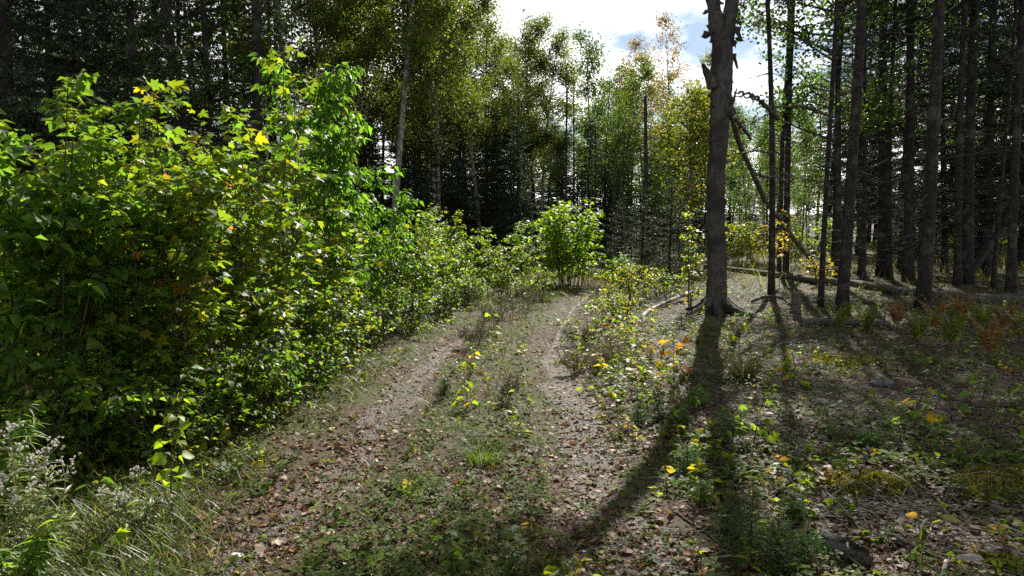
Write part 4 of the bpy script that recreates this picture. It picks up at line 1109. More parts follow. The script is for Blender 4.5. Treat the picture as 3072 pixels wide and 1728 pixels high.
# dry brown meadow plants on the crown of the path and the right verge
def dry_plant(label, px, py, Ht, R, seed, cols, leaf=.016, n=26):
    rng = R_(seed); base = onground(px, py)
    o = thing('dry_weed', label, 'weed', tuple(base)); w = MB(); tips = []
    for s in range(n):
        a = rng.uniform(0, 6.28); r0 = R * .5 * math.sqrt(rng.random()); r1 = R * math.sqrt(rng.random())
        b = np.array([r0 * math.cos(a), r0 * math.sin(a), -.02]); e = np.array([r1 * math.cos(a + .3), r1 * math.sin(a + .3), Ht * rng.uniform(.6, 1)])
        Q = bez(b, [b[0], b[1], e[2] * .6], e, 6); prisms(w, Q[:-1], Q[1:], .0022, .0018)
        for t in range(9):
            q = Q[rng.integers(2, 6)]; d = norm((rng.normal(size=3) + [0, 0, .7])[None])[0]; e2 = q + d * rng.uniform(.04, .13)
            prisms(w, [q], [e2], .0014, .0007); tips.append(q + (e2 - q) * rng.uniform(.2, 1.05, (10, 1)) + rng.normal(size=(10, 3)) * .008)
    link('stems', w.mesh('stems', M_DEADDARK), o)
    P = np.concatenate(tips); m = len(P); mb = MB()
    scatter(mb, t_diamond(.35), P, rng.normal(size=(m, 3)) + [0, 0, .3], rng.normal(size=(m, 3)), leaf * rng.uniform(.5, 1.4, m), tints(rng, m, cols))
    link('foliage', mb.mesh('foliage', M_LITTER), o)
DRYC = [(.13, .11, .08), (.17, .14, .11), (.10, .10, .05), (.10, .13, .03), (.12, .15, .03)]
for i, a in enumerate(((1480, 985, .42, .30, 'grey-brown dry weed on the path crown, nearest the leafy stems'), (1540, 955, .45, .34, 'tall grey-brown dry weeds in the middle of the path ahead'), (1420, 1045, .30, .25, 'low dry weed on the path crown behind the dark tuft'), (1600, 925, .42, .3, 'dry weed at the far end of the path crown'), (1800, 905, .40, .3, 'purplish dry weed at the right verge ahead'), (1745, 1035, .22, .26, 'dark twiggy weed beside the pale birch stick'), (1395, 925, .38, .3, 'dry brown weeds at the left verge ahead'), (1840, 1095, .25, .3, 'rusty dry weed on the right verge'), (1760, 1120, .2, .28, 'low rusty weed at the edge of the right wheel track'), (1515, 1215, .22, .12, 'thin brown stalky weed in the middle of the path'))):
    dry_plant(a[4], a[0], a[1], a[2] * .85, a[3] * 1.1, 700 + i, n=9 if i == 9 else 20, cols=DRYC if i not in (7, 8) else [(.20, .11, .06), (.15, .12, .05), (.12, .15, .03)])

# seedlings with a handful of large leaves
def seedling(name, label, cat, px, py, Ht, kd, leaf, nleaf, cols, seed, w=None, spread=.7, branches=3, dz=.25, lean=0.0):
    rng = R_(seed); base = onground(px, py)
    o = thing(name, label, cat, tuple(base)); wd = MB()
    Q = bez([0, 0, -.02], [rng.normal() * .03, rng.normal() * .03, Ht * .5], [lean + rng.normal() * .02, rng.normal() * .03, Ht], 10)
    tube(wd, Q, np.linspace(.0046, .0018, 10), 5, cap=False)
    P, Ax, Nr = [], [], []
    for i in range(nleaf):
        t = rng.uniform(dz, 1) if i > 1 else 1.0
        q = Q[min(9, int(t * 9))]; a = i * 2.399 + rng.normal() * .4
        d = np.array([math.cos(a), math.sin(a), rng.uniform(-.1, .55)]); l = leaf * spread * rng.uniform(.4, 1.5) * (1.3 - .6 * t)
        e = q + d * l; prisms(wd, [q], [e], .0015, .0009)
        P.append(e); Ax.append(d * [1, 1, .3] - [0, 0, rng.uniform(.1, .7)]); Nr.append(np.array([0, 0, 1]) + rng.normal(size=3) * .5)
    link('stem', wd.mesh('stem', M_STEM), o)
    P = np.array(P); sc = leaf * rng.uniform(.65, 1.2, nleaf)
    add_leaves(o, base, kd, P, np.array(Ax), np.array(Nr), sc, tints(rng, nleaf, cols, w), rng, nleaf, M_LEAF, cols, cell=4)
    return o
BRIGHT = [(.13, .20, .012), (.16, .21, .012), (.09, .15, .012)]
GOLD = [(.22, .20, .012), (.25, .17, .012), (.18, .18, .012), (.26, .14, .015)]
seedling('broadleaf_seedling', 'lone seedling with glowing yellow-green oval leaves at the lower left', 'seedling', 522, 1572, .60, 'round', .066, 26, BRIGHT, 801, dz=.35)
seedling('maple_seedling', 'low maple seedling with two large bright leaves at the bottom left', 'seedling', 320, 1690, .14, 'maple', .10, 5, BRIGHT, 802, dz=.7)
seedling('broadleaf_seedling', 'small plant with pale oval leaves beside the white flowers', 'seedling', 300, 1530, .16, 'ovate', .07, 7, GREEN, 803, dz=.5)
seedling('maple_seedling', 'yellow maple seedling on the right verge with one red leaf', 'seedling', 1925, 1078, .40, 'maple', .085, 26, GOLD + BRIGHT, 804)
seedling('maple_seedling', 'golden-brown maple seedling at the edge of the birch shadow', 'seedling', 2022, 1170, .42, 'maple', .095, 24, [(.22, .15, .015), (.26, .13, .015), (.18, .14, .015), (.2, .09, .02)], 805)
seedling('maple_seedling', 'green maple seedling right of the birch shadow with one big lit leaf', 'seedling', 2255, 1350, .28, 'maple', .10, 16, [(.06, .10, .012), (.12, .17, .012), (.05, .08, .012)], 806)
seedling('maple_seedling', 'yellow and orange maple seedling cluster near the grey grass tuft', 'seedling', 2375, 1180, .30, 'maple', .085, 26, GOLD + BRIGHT, 807)
seedling('maple_seedling', 'tall maple seedling with yellow lower leaves near the right moss mound', 'seedling', 2750, 1350, .34, 'maple', .085, 22, BRIGHT + GOLD[:2] + GREEN, 808)
seedling('maple_seedling', 'yellow-green maple seedling behind the grey grass tuft', 'seedling', 2215, 1055, .36, 'maple', .08, 30, [(.17, .19, .012), (.14, .17, .012), (.20, .17, .012)], 809)
seedling('maple_seedling', 'tiny yellow maple shoot against the foot of the birch', 'seedling', 2178, 955, .34, 'maple', .08, 7, GOLD[:1], 810, spread=.4)
seedling('maple_seedling', 'dark green maple seedling near the right edge', 'seedling', 2945, 1225, .24, 'maple', .09, 12, GREEN + YGREEN[:1], 811)
seedling('maple_seedling', 'maple seedling with orange leaf at the far right', 'seedling', 2860, 1290, .2, 'maple', .08, 9, GOLD + GREEN, 812)
seedling('maple_seedling', 'low yellow maple leaves below the spruce seedlings', 'seedling', 2010, 1335, .10, 'maple', .08, 9, GOLD[:3], 813, dz=.5)
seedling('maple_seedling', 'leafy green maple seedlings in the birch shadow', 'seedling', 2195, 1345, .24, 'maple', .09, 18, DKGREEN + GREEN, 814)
seedling('broadleaf_seedling', 'yellow-green shoot on the crown of the path near the dark tuft', 'seedling', 1400, 1235, .20, 'ovate', .06, 12, BRIGHT, 815)
seedling('broadleaf_seedling', 'upright shoot with one glowing leaf on the path crown ahead', 'seedling', 1478, 1020, .30, 'round', .085, 9, BRIGHT, 816)
seedling('broadleaf_seedling', 'leafy shoot low on the path at the bottom of the picture', 'seedling', 1310, 1700, .12, 'ovate', .065, 9, GREEN, 817)
seedling('broadleaf_seedling', 'green herb with upright leaves left of the yellow maple seedling', 'seedling', 1880, 1030, .26, 'lance', .09, 12, GREEN + BRIGHT, 818)
seedling('broadleaf_seedling', 'sapling shoot with rounded yellow leaves beside the path crown weeds', 'seedling', 1410, 1135, .22, 'round', .05, 12, GOLD[:3] + BRIGHT, 819)
S('slender sapling with yellow-green round leaves against the left of the birch', 2072, 11.0, 1.75, .22, 'round', .075, YGREEN + BRIGHT[:1] + AUTUMN[:1], parts=150, stems=4, nbr=13, lpb=7, blen=.3, name='birch_sapling', cat='sapling', base_r=.3)
S('golden-leaved maple sapling under the bent limb', 2372, 14.6, 1.75, .4, 'maple', .11, GOLD, parts=90, stems=3, nbr=10, lpb=7, blen=.4, low=.45, name='maple_sapling', cat='sapling')
S('low golden maple sapling right of the bent limb end', 2455, 15.0, .7, .4, 'maple', .10, GOLD[:3], parts=50, stems=4, nbr=8, lpb=7, name='maple_sapling', cat='sapling')
S('yellow-green brush in the clearing behind the long fallen log', 2270, 21, 1.4, 1.3, 'ovate', .09, YGREEN + AUTUMN[:1], stems=16, nbr=12, lpb=10)
S('brush behind the slender pair of stems', 2440, 23, 1.5, 1.4, 'ovate', .09, YGREEN + GREEN, stems=16, nbr=12, lpb=10)
S('sunlit brush glimpsed between the far right trunks', 2930, 24, 1.2, 1.5, 'ovate', .09, YGREEN + AUTUMN[:1], stems=16, nbr=12, lpb=10)
S('sunlit brush glimpsed behind the stout set-back trunk', 2720, 25, 1.2, 1.6, 'ovate', .09, YGREEN + AUTUMN[:1], stems=16, nbr=12, lpb=10)

# spruce seedlings
def spruce_seedling(label, px, py, Ht, R, seed, light=1.0):
    base = onground(px, py); rng = R_(seed)
    tr, cr, de = make_spruce(rng, Ht=Ht, z0=Ht * .06, Rmax=R, whorl=Ht * .065, per=7, needle=.019, trunk_r=.0045, ndens=1.25, fine=True, droop=-.25, top_pow=.9)
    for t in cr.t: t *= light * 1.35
    o = thing('spruce_seedling', label, 'seedling', tuple(base))
    link('trunk', tr.mesh('trunk', M_STEM), o); link('needles', cr.mesh('needles', [M_NEEDLE, M_STEM]), o)
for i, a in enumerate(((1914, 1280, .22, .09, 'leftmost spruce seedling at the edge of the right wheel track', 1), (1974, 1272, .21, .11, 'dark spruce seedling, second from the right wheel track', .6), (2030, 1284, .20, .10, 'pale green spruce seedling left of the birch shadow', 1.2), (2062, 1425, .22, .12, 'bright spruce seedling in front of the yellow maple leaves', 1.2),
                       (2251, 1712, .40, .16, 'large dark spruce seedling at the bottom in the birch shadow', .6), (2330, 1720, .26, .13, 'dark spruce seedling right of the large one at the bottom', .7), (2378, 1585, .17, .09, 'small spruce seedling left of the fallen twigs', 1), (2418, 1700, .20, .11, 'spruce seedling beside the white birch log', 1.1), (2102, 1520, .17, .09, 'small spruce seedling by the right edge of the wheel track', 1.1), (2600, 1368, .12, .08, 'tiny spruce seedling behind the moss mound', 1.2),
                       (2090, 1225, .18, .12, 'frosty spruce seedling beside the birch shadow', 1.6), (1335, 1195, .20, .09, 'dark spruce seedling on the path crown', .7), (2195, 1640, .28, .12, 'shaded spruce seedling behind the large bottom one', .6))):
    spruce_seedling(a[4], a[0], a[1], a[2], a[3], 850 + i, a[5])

# ferns turning brown
def fern(label, px, py, seed, cols, n=7, ln=.42):
    rng = R_(seed); base = onground(px, py); o = thing('fern', label, 'fern', tuple(base))
    for k in range(n):
        mb = MB(); a = k * 6.283 / n + rng.normal() * .3; d = np.array([math.cos(a), math.sin(a), 0]); l = ln * rng.uniform(.7, 1.1)
        Q = bez([0, 0, 0], d * l * .12 + [0, 0, l * .75], d * l * .55 + [0, 0, l * .92], 26); sd = np.cross(d, [0, 0, 1])
        prisms(mb, Q[:-1], Q[1:], .0018, .0015, tint=np.array(cols[0]) * .6)
        s = np.linspace(0, 1, 26); wl_ = .078 * np.sin(np.clip(s * 1.05, 0, 1) * math.pi * .93 + .1) ** .8 * (1 - s * .5)
        for sg in (1, -1):
            pos = Q[3:]; m = len(pos); T = norm(np.gradient(Q, axis=0))[3:]
            ax = sd * sg + T * .35 + rng.normal(size=(m, 3)) * .1 - [0, 0, .15]
            scatter(mb, t_ov4(.15, .2, .2), pos, ax, np.cross(T, sd)* -1 + rng.normal(size=(m, 3)) * .15, wl_[3:] + .012, tints(rng, m, cols))
        link('frond', mb.mesh('frond', M_LITTER if cols is RUST else M_GRASS), o)
RUST = [(.22, .11, .035), (.17, .08, .03), (.26, .16, .05)]
FGR = [(.09, .12, .02), (.13, .13, .025), (.07, .10, .02)]
for i, a in enumerate(((2690, 1000, 'rust-brown fern at the foot of the thick leaning trunk', RUST), (2800, 1010, 'brown fern right of the thick leaning trunk', RUST), (2880, 985, 'upright brown fern in the fern bed at right', RUST), (2940, 1010, 'greenish fern in the middle of the fern bed', FGR), (3010, 1000, 'brown fern near the right edge', RUST), (3060, 1040, 'fern cut by the right edge', FGR), (2850, 1060, 'green fern in front of the brown ferns', FGR), (2965, 1090, 'low brown fern at the front of the fern bed', RUST), (2520, 1010, 'small green fern in front of the short log', FGR), (2600, 1015, 'green fern left of the rust-brown one', FGR), (2750, 1050, 'half-green fern before the leaning trunk', FGR))):
    fern(a[2], a[0], a[1], 900 + i, a[3], n=6, ln=.44)

# tufts of sedge and grass that stand alone
def tuft(label, px, py, n, ln, seed, cols, spread=.12, w=.008):
    rng = R_(seed); base = onground(px, py); mb = MB()
    a = rng.uniform(0, 6.28, n); r = spread * np.sqrt(rng.random(n))
    pos = np.stack([r * np.cos(a), r * np.sin(a), -.01 + 0 * a], 1)
    ax = np.stack([np.cos(a) * rng.uniform(.1, .75, n), np.sin(a) * rng.uniform(.1, .75, n), np.ones(n)], 1)
    nr = np.stack([-np.cos(a), -np.sin(a), .4 + 0 * a], 1)
    scatter(mb, t_blade(.7, w), pos, ax, nr, ln * rng.uniform(.5, 1.15, n), tints(rng, n, cols))
    tag(link('grass_tuft', mb.mesh('grass_tuft', M_GRASS), None, tuple(base)), label, 'grass')
GRC = [(.07, .13, .015), (.10, .15, .02), (.05, .10, .015)]
tuft('big dark sedge tuft in the shadow of the birch', 2232, 1155, 300, .36, 950, [(.035, .045, .015), (.06, .06, .025), (.12, .10, .06)], .08, .009)  # blade colours dimmed to carry the birch's shade
tuft('bright grass tuft on the crown of the path', 1450, 1385, 260, .17, 951, GRC, .12, .014)
tuft('small grass tuft at the left of the path crown', 1235, 1480, 160, .12, 952, GRC, .10, .014)
tuft('grass tuft at the path end', 1640, 900, 220, .28, 953, GRC, .25, .01)
tuft('fine green tuft behind the moss mound', 2590, 1350, 170, .13, 954, GRC, .13, .012)

# white-flowered everlastings and goldenrod at the lower left
def everlasting(label, px, py, Ht, n, seed, sp=.12):
    rng = R_(seed); base = onground(px, py); o = thing('flowering_plant', label, 'flower', tuple(base))
    w, fl, lf = MB(), MB(), MB()
    for s in range(n):
        a = rng.uniform(0, 6.28); b = np.array([math.cos(a), math.sin(a), 0]) * sp * .5 * rng.random(); e = np.array([math.cos(a + .4) * sp * rng.uniform(.3, 1.4), math.sin(a + .4) * sp * rng.uniform(.3, 1.4), Ht * rng.uniform(.55, 1)])
        Q = bez(b, [b[0], b[1], e[2] * .6], e, 12); prisms(w, Q[:-1], Q[1:], .0026, .0022, tint=(.22, .23, .16))
        m = 22; t = rng.uniform(.08, .9, m); q = np.stack([np.interp(t * 11, np.arange(12), Q[:, j]) for j in range(3)], 1); aa = rng.uniform(0, 6.28, m)
        scatter(lf, TM['thin'][0], q, np.stack([np.cos(aa), np.sin(aa), rng.uniform(.0, .9, m)], 1), rng.normal(size=(m, 3)) * .4 + [0, 0, 1], .085 * rng.uniform(.6, 1.2, m), tints(rng, m, [(.14, .17, .06), (.18, .20, .09), (.10, .14, .04)]))
        for c in range(4):
            cc = Q[-1] + rng.normal(size=3) * np.array([.02, .02, .014]); prisms(w, [Q[-3]], [cc], .0014, .001, tint=(.3, .3, .22))
            for h in range(5):
                hc = cc + rng.normal(size=3) * .011; k = 12
                dirs = norm(rng.normal(size=(k, 3)) + [0, 0, .4]); scatter(fl, t_diamond(.45, .3, .1), np.repeat(hc[None], k, 0), dirs, rng.normal(size=(k, 3)),   .0068 * rng.uniform(.8, 1.2, k), tints(rng, k, [(.62, .60, .54), (.72, .70, .66), (.45, .38, .26)], [4, 4, 1], .06))
    link('stems', w.mesh('stems', M_GRASS), o)['kind'] = 'stuff'; link('foliage', lf.mesh('foliage', M_GRASS), o); link('flowers', fl.mesh('flowers', M_FLOWER), o)
everlasting('tall plant with clusters of small white flowers at the lower left', 85, 1660, .58, 7, 960)
everlasting('shorter white-flowered plant left of the lone bright seedling', 405, 1600, .28, 6, 961, .14)
everlasting('white-flowered plant beside the tall one', 150, 1690, .46, 5, 962, .14)
def goldenrod(label, px, py, Ht, seed, n=6):
    rng = R_(seed); base = onground(px, py); o = thing('leafy_weed', label, 'weed', tuple(base)); w, lf = MB(), MB()
    for s in range(n):
        a = rng.uniform(0, 6.28); b = np.array([math.cos(a), math.sin(a), 0]) * .08; e = np.array([math.cos(a) * .2, math.sin(a) * .2, Ht * rng.uniform(.7, 1)])
        Q = bez(b, [b[0], b[1], Ht * .6], e, 12); prisms(w, Q[:-1], Q[1:], .0028, .002, tint=(.1, .12, .03))
        m = 60; t = rng.uniform(.15, 1, m); q = np.stack([np.interp(t * 11, np.arange(12), Q[:, j]) for j in range(3)], 1); aa = rng.uniform(0, 6.28, m)
        scatter(lf, TM['thin'][1], q, np.stack([np.cos(aa), np.sin(aa), rng.uniform(.0, .6, m)], 1), rng.normal(size=(m, 3)) * .3 + [0, 0, 1], .09 * rng.uniform(.5, 1.2, m), tints(rng, m, GREEN + YGREEN[:1]))
    link('stems', w.mesh('stems', M_GRASS), o)['kind'] = 'stuff'; link('foliage', lf.mesh('foliage', M_LEAF), o)
goldenrod('narrow-leaved green weed at the left edge behind the white flowers', 8, 1600, .62, 970)
goldenrod('narrow-leaved weed at the bottom left corner', 30, 1790, .30, 971, 5)
goldenrod('feathery green weed on the verge under the dappled weeds', 860, 1180, .26, 972, 6)

# ------------------------------------------------------------------ moss, rocks, sticks
def moss(label, i, seed):
    x, y, r, h = MOUNDS[i]; rng = R_(seed); n = 34
    u, v = np.meshgrid(np.linspace(-1, 1, n), np.linspace(-1, 1, n))
    rr = np.hypot(u, v) * (1 + .34 * noise2(u * 1.3 + seed, v * 1.3, 1, 3, 1))
    z = h * (np.clip(1 - rr ** 2, -.15, 1)) + .022 * noise2(u * 3 + seed, v * 3, 1, 3, 2) * (rr < 1)
    gx, gy = x + u * r * 1.25, y + v * r * .9
    V = np.stack([u * r * 1.25, v * r * .9, z + Hh(gx, gy) - .012], -1).reshape(-1, 3)
    k = (np.arange(n - 1)[:, None] * n + np.arange(n - 1)[None])
    f = np.concatenate([np.stack([k, k + 1, k + n + 1], -1).reshape(-1, 3), np.stack([k, k + n + 1, k + n], -1).reshape(-1, 3)])
    keep = (rr.reshape(-1)[f] < 1.04).all(1)
    o = thing('moss_mound', label, 'moss', (x, y, 0)); mb = MB(); mb.add(V, f[keep]); link('cushion', mb.mesh('cushion', M_MOSSBASE), o)
    m = 7000; a = rng.uniform(-1, 1, (m, 2)); q = np.hypot(a[:, 0], a[:, 1]) * (1 + .34 * noise2(a[:, 0] * 1.3 + seed, a[:, 1] * 1.3, 1, 3, 1)); a = a[q < .98]; q = q[q < .98]
    zz = h * np.clip(1 - q ** 2, 0, 1) + .022 * noise2(a[:, 0] * 3 + seed, a[:, 1] * 3, 1, 3, 2) + Hh(x + a[:, 0] * r * 1.25, y + a[:, 1] * r * .9) - .012
    pos = np.stack([a[:, 0] * r * 1.25, a[:, 1] * r * .9, zz], 1); m = len(pos)
    mb = MB(); scatter(mb, t_diamond(.3), pos, rng.normal(size=(m, 3)) * .7 + [0, 0, 1], rng.normal(size=(m, 3)), .016 * rng.uniform(.6, 1.4, m), tints(rng, m, [(.17, .17, .02), (.28, .245, .03), (.10, .115, .02), (.14, .09, .04)], [4, 3, 4, .7], .35))
    kind(link('fronds', mb.mesh('fronds', M_MOSS), o), 'stuff')
moss('yellow-green moss mound right of the long curved stick', 0, 31)
moss('large moss mound at the right edge', 1, 32)
moss('flat yellow moss patch beyond the grey rock', 2, 33)
moss('small moss patch beside the grey rock at the bottom right', 3, 34)
def rock(label, px, py, r, seed, mat=None, flat=.6):
    rng = R_(seed); base = onground(px, py)
    import bmesh
    bm = bmesh.new(); bmesh.ops.create_icosphere(bm, subdivisions=3, radius=1.0)
    v = np.array([p.co[:] for p in bm.verts]); f = np.array([[q.index for q in p.verts] for p in bm.faces]); bm.free()
    c = rng.normal(size=(14, 3)); c = norm(c)
    d = np.min(1.0 / np.maximum((v @ c.T) * rng.uniform(1.0, 1.25, 14), .35), axis=1)
    v = v * np.minimum(d, 1.15)[:, None] * (1 + .03 * noise2(v[:, 0] * 3 + seed, v[:, 1] * 3 + v[:, 2] * 2, 1, 3, 1))[:, None]
    v = v * np.array([r * 1.2, r, r * flat]); mb = MB(); mb.add(v, f)
    tag(link('rock', mb.mesh('rock', mat or M_ROCK), None, tuple(base + [0, 0, r * flat * .35])), label, 'rock')
rock('grey granite rock at the bottom right corner area beside moss', 2912, 1712, .055, 41, flat=.45)
rock('grey rock in the dappled leaves, middle right', 2645, 1162, .08, 42, flat=.6)
rock('round pinkish stone half buried left of the grey rock', 2458, 1240, .05, 43)
rock('bright white stone lying in front of the stump', 2364, 985, .045, 44, M_WHITEBIRCH)
rock('pale stone in the gravel at the lower left of the path', 705, 1665, .028, 45, M_WHITEBIRCH)
ST = [('long curved grey stick lying across the right foreground', [(2262, 1398), (2310, 1412), (2364, 1430), (2440, 1438), (2520, 1426), (2598, 1414, .03)], .009, M_DEAD),
      ('white crooked stick curving below the long grey one', [(2266, 1488), (2310, 1484), (2345, 1466), (2357, 1441)], .013, M_WHITEBIRCH),
      ('pale broken branch lying in brown leaves, lower right', [(2643, 1588), (2700, 1618), (2764, 1650), (2855, 1690)], .013, M_DEAD),
      ('short thick stick propped above the pale broken branch', [(2749, 1614), (2765, 1582, .01), (2779, 1560, .03)], .012, M_DEAD),
      ('white stick end at the bottom right edge of the picture', [(2840, 1686), (2832, 1712), (2818, 1745)], .012, M_WHITEBIRCH),
      ('thin stick at the right edge of the wheel track', [(2015, 1525), (2060, 1560), (2130, 1605), (2160, 1632)], .006, M_DEAD),
      ('small white splinter of wood on the right wheel track', [(1775, 1545), (1795, 1560), (1812, 1568)], .007, M_WHITEBIRCH),
      ('straight thin stick in the sunlit leaves above the long curved one', [(2350, 1410), (2450, 1395), (2560, 1388)], .005, M_DEAD),
      ('forked grey twig behind the maple seedling with big lit leaf', [(2400, 1310), (2440, 1290), (2490, 1265)], .008, M_DEAD),
      ('long thin straight stick before the short log', [(2300, 1035), (2390, 1028), (2540, 1022)], .01, M_DEAD),
      ('slanting pale stick near the sedge tuft', [(2318, 1045), (2360, 1020, .05), (2400, 1000, .1)], .01, M_DEAD),
      ('thin bent twig on the right among pale leaves', [(2975, 1330), (2985, 1360), (2978, 1385)], .006, M_DEAD),
      ('long thin stick right of the twig heap', [(2785, 1555), (2830, 1600), (2885, 1660)], .005, M_DEAD)]
for i, (lab, pts_, r, m) in enumerate(ST):
    log('stick', lab, 'stick', pts_, r, m, 1000 + i, stubs=3, n=24, sides=8, tr=r * .6, twig=.06)
def bark_log():
    rng = R_(1050); a = onground(2462, 1662); b = onground(2606, 1722); a[2] += .035; b[2] += .035
    o = thing('birch_log', 'rotten white birch log with torn bark at the bottom right', 'log', tuple(a)); mb = MB()
    P = polyline([a, (a + b) / 2 + [0, 0, .006], b], 22) - a
    tube(mb, P, .034 * (1 + .04 * rng.normal(size=22)), 14, rough=.05, rng=rng); link('core', mb.mesh('core', M_DEADDARK), o)
    T, N1, B1 = frames(P); an = np.linspace(.3, 2.5, 10)
    for lo, hi in ((0, 11), (12, 21)):
        i = np.arange(lo, hi + 1); rr = .038 + .006 * rng.random((len(i), 10)) ; ww = an[None] + .25 * rng.normal(size=(len(i), 1))
        V = P[i][:, None] + rr[..., None] * (np.cos(ww)[..., None] * B1[i][:, None] + np.sin(ww)[..., None] * np.array([0, 0, 1.0]))
        k = (np.arange(len(i) - 1)[:, None] * 10 + np.arange(9)[None])
        f = np.concatenate([np.stack([k, k + 1, k + 11], -1).reshape(-1, 3), np.stack([k, k + 11, k + 10], -1).reshape(-1, 3)])
        b2 = MB(); b2.add(V.reshape(-1, 3), f); b2.add(V.reshape(-1, 3) - [0, 0, .003], f[:, ::-1]); link('bark', b2.mesh('bark', M_WHITEBIRCH), o)
bark_log()

# ------------------------------------------------------------------ ground cover
gc = R_(2024)
def sample(n, y0=2.2, y1=22.0, p=.7):
    u = gc.random(n); e = 1 - p
    y = (y0 ** e + u * (y1 ** e - y0 ** e)) ** (1 / e)
    x = gc.uniform(-1, 1, n) * (.74 * y + .7)
    return x, y
def zones(x, y):
    d1, d2 = dl(x, y), dr(x, y); rx = right_x(y); hx = hedge_x(y)
    rut = smooth(.34, .16, np.minimum(d1, d2))
    right = smooth(.1, .7, x - rx)
    hedge = smooth(.15, -.15, x - hx)
    mid = ((d1 > .3) & (d2 > .3) & (x < rx) & (x > hx)).astype(float)
    return rut, right, hedge, mid
def up_n(n, t): return np.array([0, 0, 1.0]) + gc.normal(size=(n, 3)) * t
def mound_up(x, y):
    z = np.zeros(np.shape(x))
    for i_, (mx, my, mr, mh) in enumerate(MOUNDS[:4]):
        u, v = (x - mx) / (mr * 1.25), (y - my) / (mr * .9); sd = 31 + i_
        q = np.hypot(u, v) * (1 + .34 * noise2(u * 1.3 + sd, v * 1.3, 1, 3, 1))
        z = np.maximum(z, np.where(q < 1, mh * (1 - q ** 2) + .022 * noise2(u * 3 + sd, v * 3, 1, 3, 2) * (q < 1) - .008, 0))
    return z
def on(x, y, dz): return np.stack([x, y, Hh(x, y) + mound_up(x, y) + dz], 1)

# dead leaves
x, y = sample(125000); rut, right, hedge, mid = zones(x, y)
pz = .75 * rut + .95 * right * (1 - rut) + .35 * hedge + .40 * mid * (1 - rut)
pz *= np.clip(.75 + .6 * noise2(x, y, .9, 3, 2), .15, 1.4)
pz = pz * np.where(mound_up(x, y) > .01, .3, 1)
k = gc.random(len(x)) < np.clip(pz, 0, 1); x, y = x[k], y[k]; n = len(x)
LC = [(.12, .055, .03), (.20, .115, .066), (.27, .19, .12), (.095, .054, .034), (.38, .30, .215), (.24, .10, .04), (.32, .22, .04), (.28, .12, .02), (.22, .035, .02)]
LW = [5, 6, 4.5, 5, 2.4, 1.7, .9, .5, .2]
sz = np.clip(gc.lognormal(math.log(.028), .40, n), .012, .07); ti = tints(gc, n, LC, LW)
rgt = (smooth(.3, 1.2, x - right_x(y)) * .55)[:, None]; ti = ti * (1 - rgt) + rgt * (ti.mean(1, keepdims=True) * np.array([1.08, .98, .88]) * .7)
nr = up_n(n, .38); ax = gc.normal(size=(n, 3)) * [1, 1, .15]; pos = on(x, y, .004 + .012 * gc.random(n)) - 0
mb = MB(); var = gc.integers(0, 4, n)
TL = [t_curl(.36, .35, 1), t_curl(.30, .7, 2), t_curl(.40, -.3, 3), t_curl(.33, .15, 4)]
# the largest near ones lie as single leaves
pxl, pyl, dep = proj(pos); big = sz / dep; ok = (pxl > 0) & (pxl < 3072) & (pyl < 1728)
order = np.argsort(-big * ok)[:150]; single = np.zeros(n, bool); single[order] = True
LM = {}
for i in order:
    c = int(np.argmin(((np.array(LC) - ti[i]) ** 2).sum(1))); q = int(var[i])
    if (c, q) not in LM:
        b = MB(); b.add(TL[q][0], TL[q][1], LC[c]); LM[(c, q)] = b.mesh('fallen_leaf', M_LITTER)
    a0, a1, a2 = basis(ax[i:i + 1], nr[i:i + 1]); Rm = np.eye(4)
    Rm[:3, 0] = a0[0] * sz[i]; Rm[:3, 1] = a1[0] * sz[i]; Rm[:3, 2] = a2[0] * sz[i]; Rm[:3, 3] = pos[i]
    o = link('fallen_leaf', LM[(c, q)], None, mat=Matrix(Rm.tolist()))
    tone = ['dark brown', 'brown', 'tan', 'dark brown', 'pale', 'rusty', 'yellow', 'orange', 'red'][c]
    spots = [(2602, 1475, 'by the moss mound'), (2530, 1690, 'by the white birch log'), (2251, 1690, 'by the large spruce seedling'), (2700, 1620, 'by the pale broken branch'), (2912, 1700, 'by the bottom right rock'), (2320, 1440, 'by the crooked white stick'), (1795, 1555, 'by the white splinter'), (1450, 1400, 'by the bright grass tuft'), (1310, 1690, 'by the low leafy shoot'), (705, 1665, 'by the pale path stone'), (1930, 1690, 'at the lower right track edge'), (320, 1690, 'by the low bright maple seedling'), (1000, 1600, 'on the left wheel track'), (3030, 1490, 'by the large right moss mound')]
    near = min(spots, key=lambda q: (q[0] - pxl[i]) ** 2 + (q[1] - pyl[i]) ** 2)[2]
    shape = 'large' if sz[i] > .056 else 'small' if sz[i] < .044 else 'curled'
    tag(o, f'{shape} {tone} dead leaf lying {near}', 'leaf', f'dead leaves lying {near}')
for q in range(4):
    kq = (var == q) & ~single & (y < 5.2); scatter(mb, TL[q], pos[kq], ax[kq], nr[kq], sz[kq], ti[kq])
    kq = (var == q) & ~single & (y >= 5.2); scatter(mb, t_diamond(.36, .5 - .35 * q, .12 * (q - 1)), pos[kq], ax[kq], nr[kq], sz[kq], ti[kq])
kind(link('leaf_litter', mb.mesh('leaf_litter', M_LITTER)), 'stuff', 'brown and tan dead leaves strewn over path and forest floor')

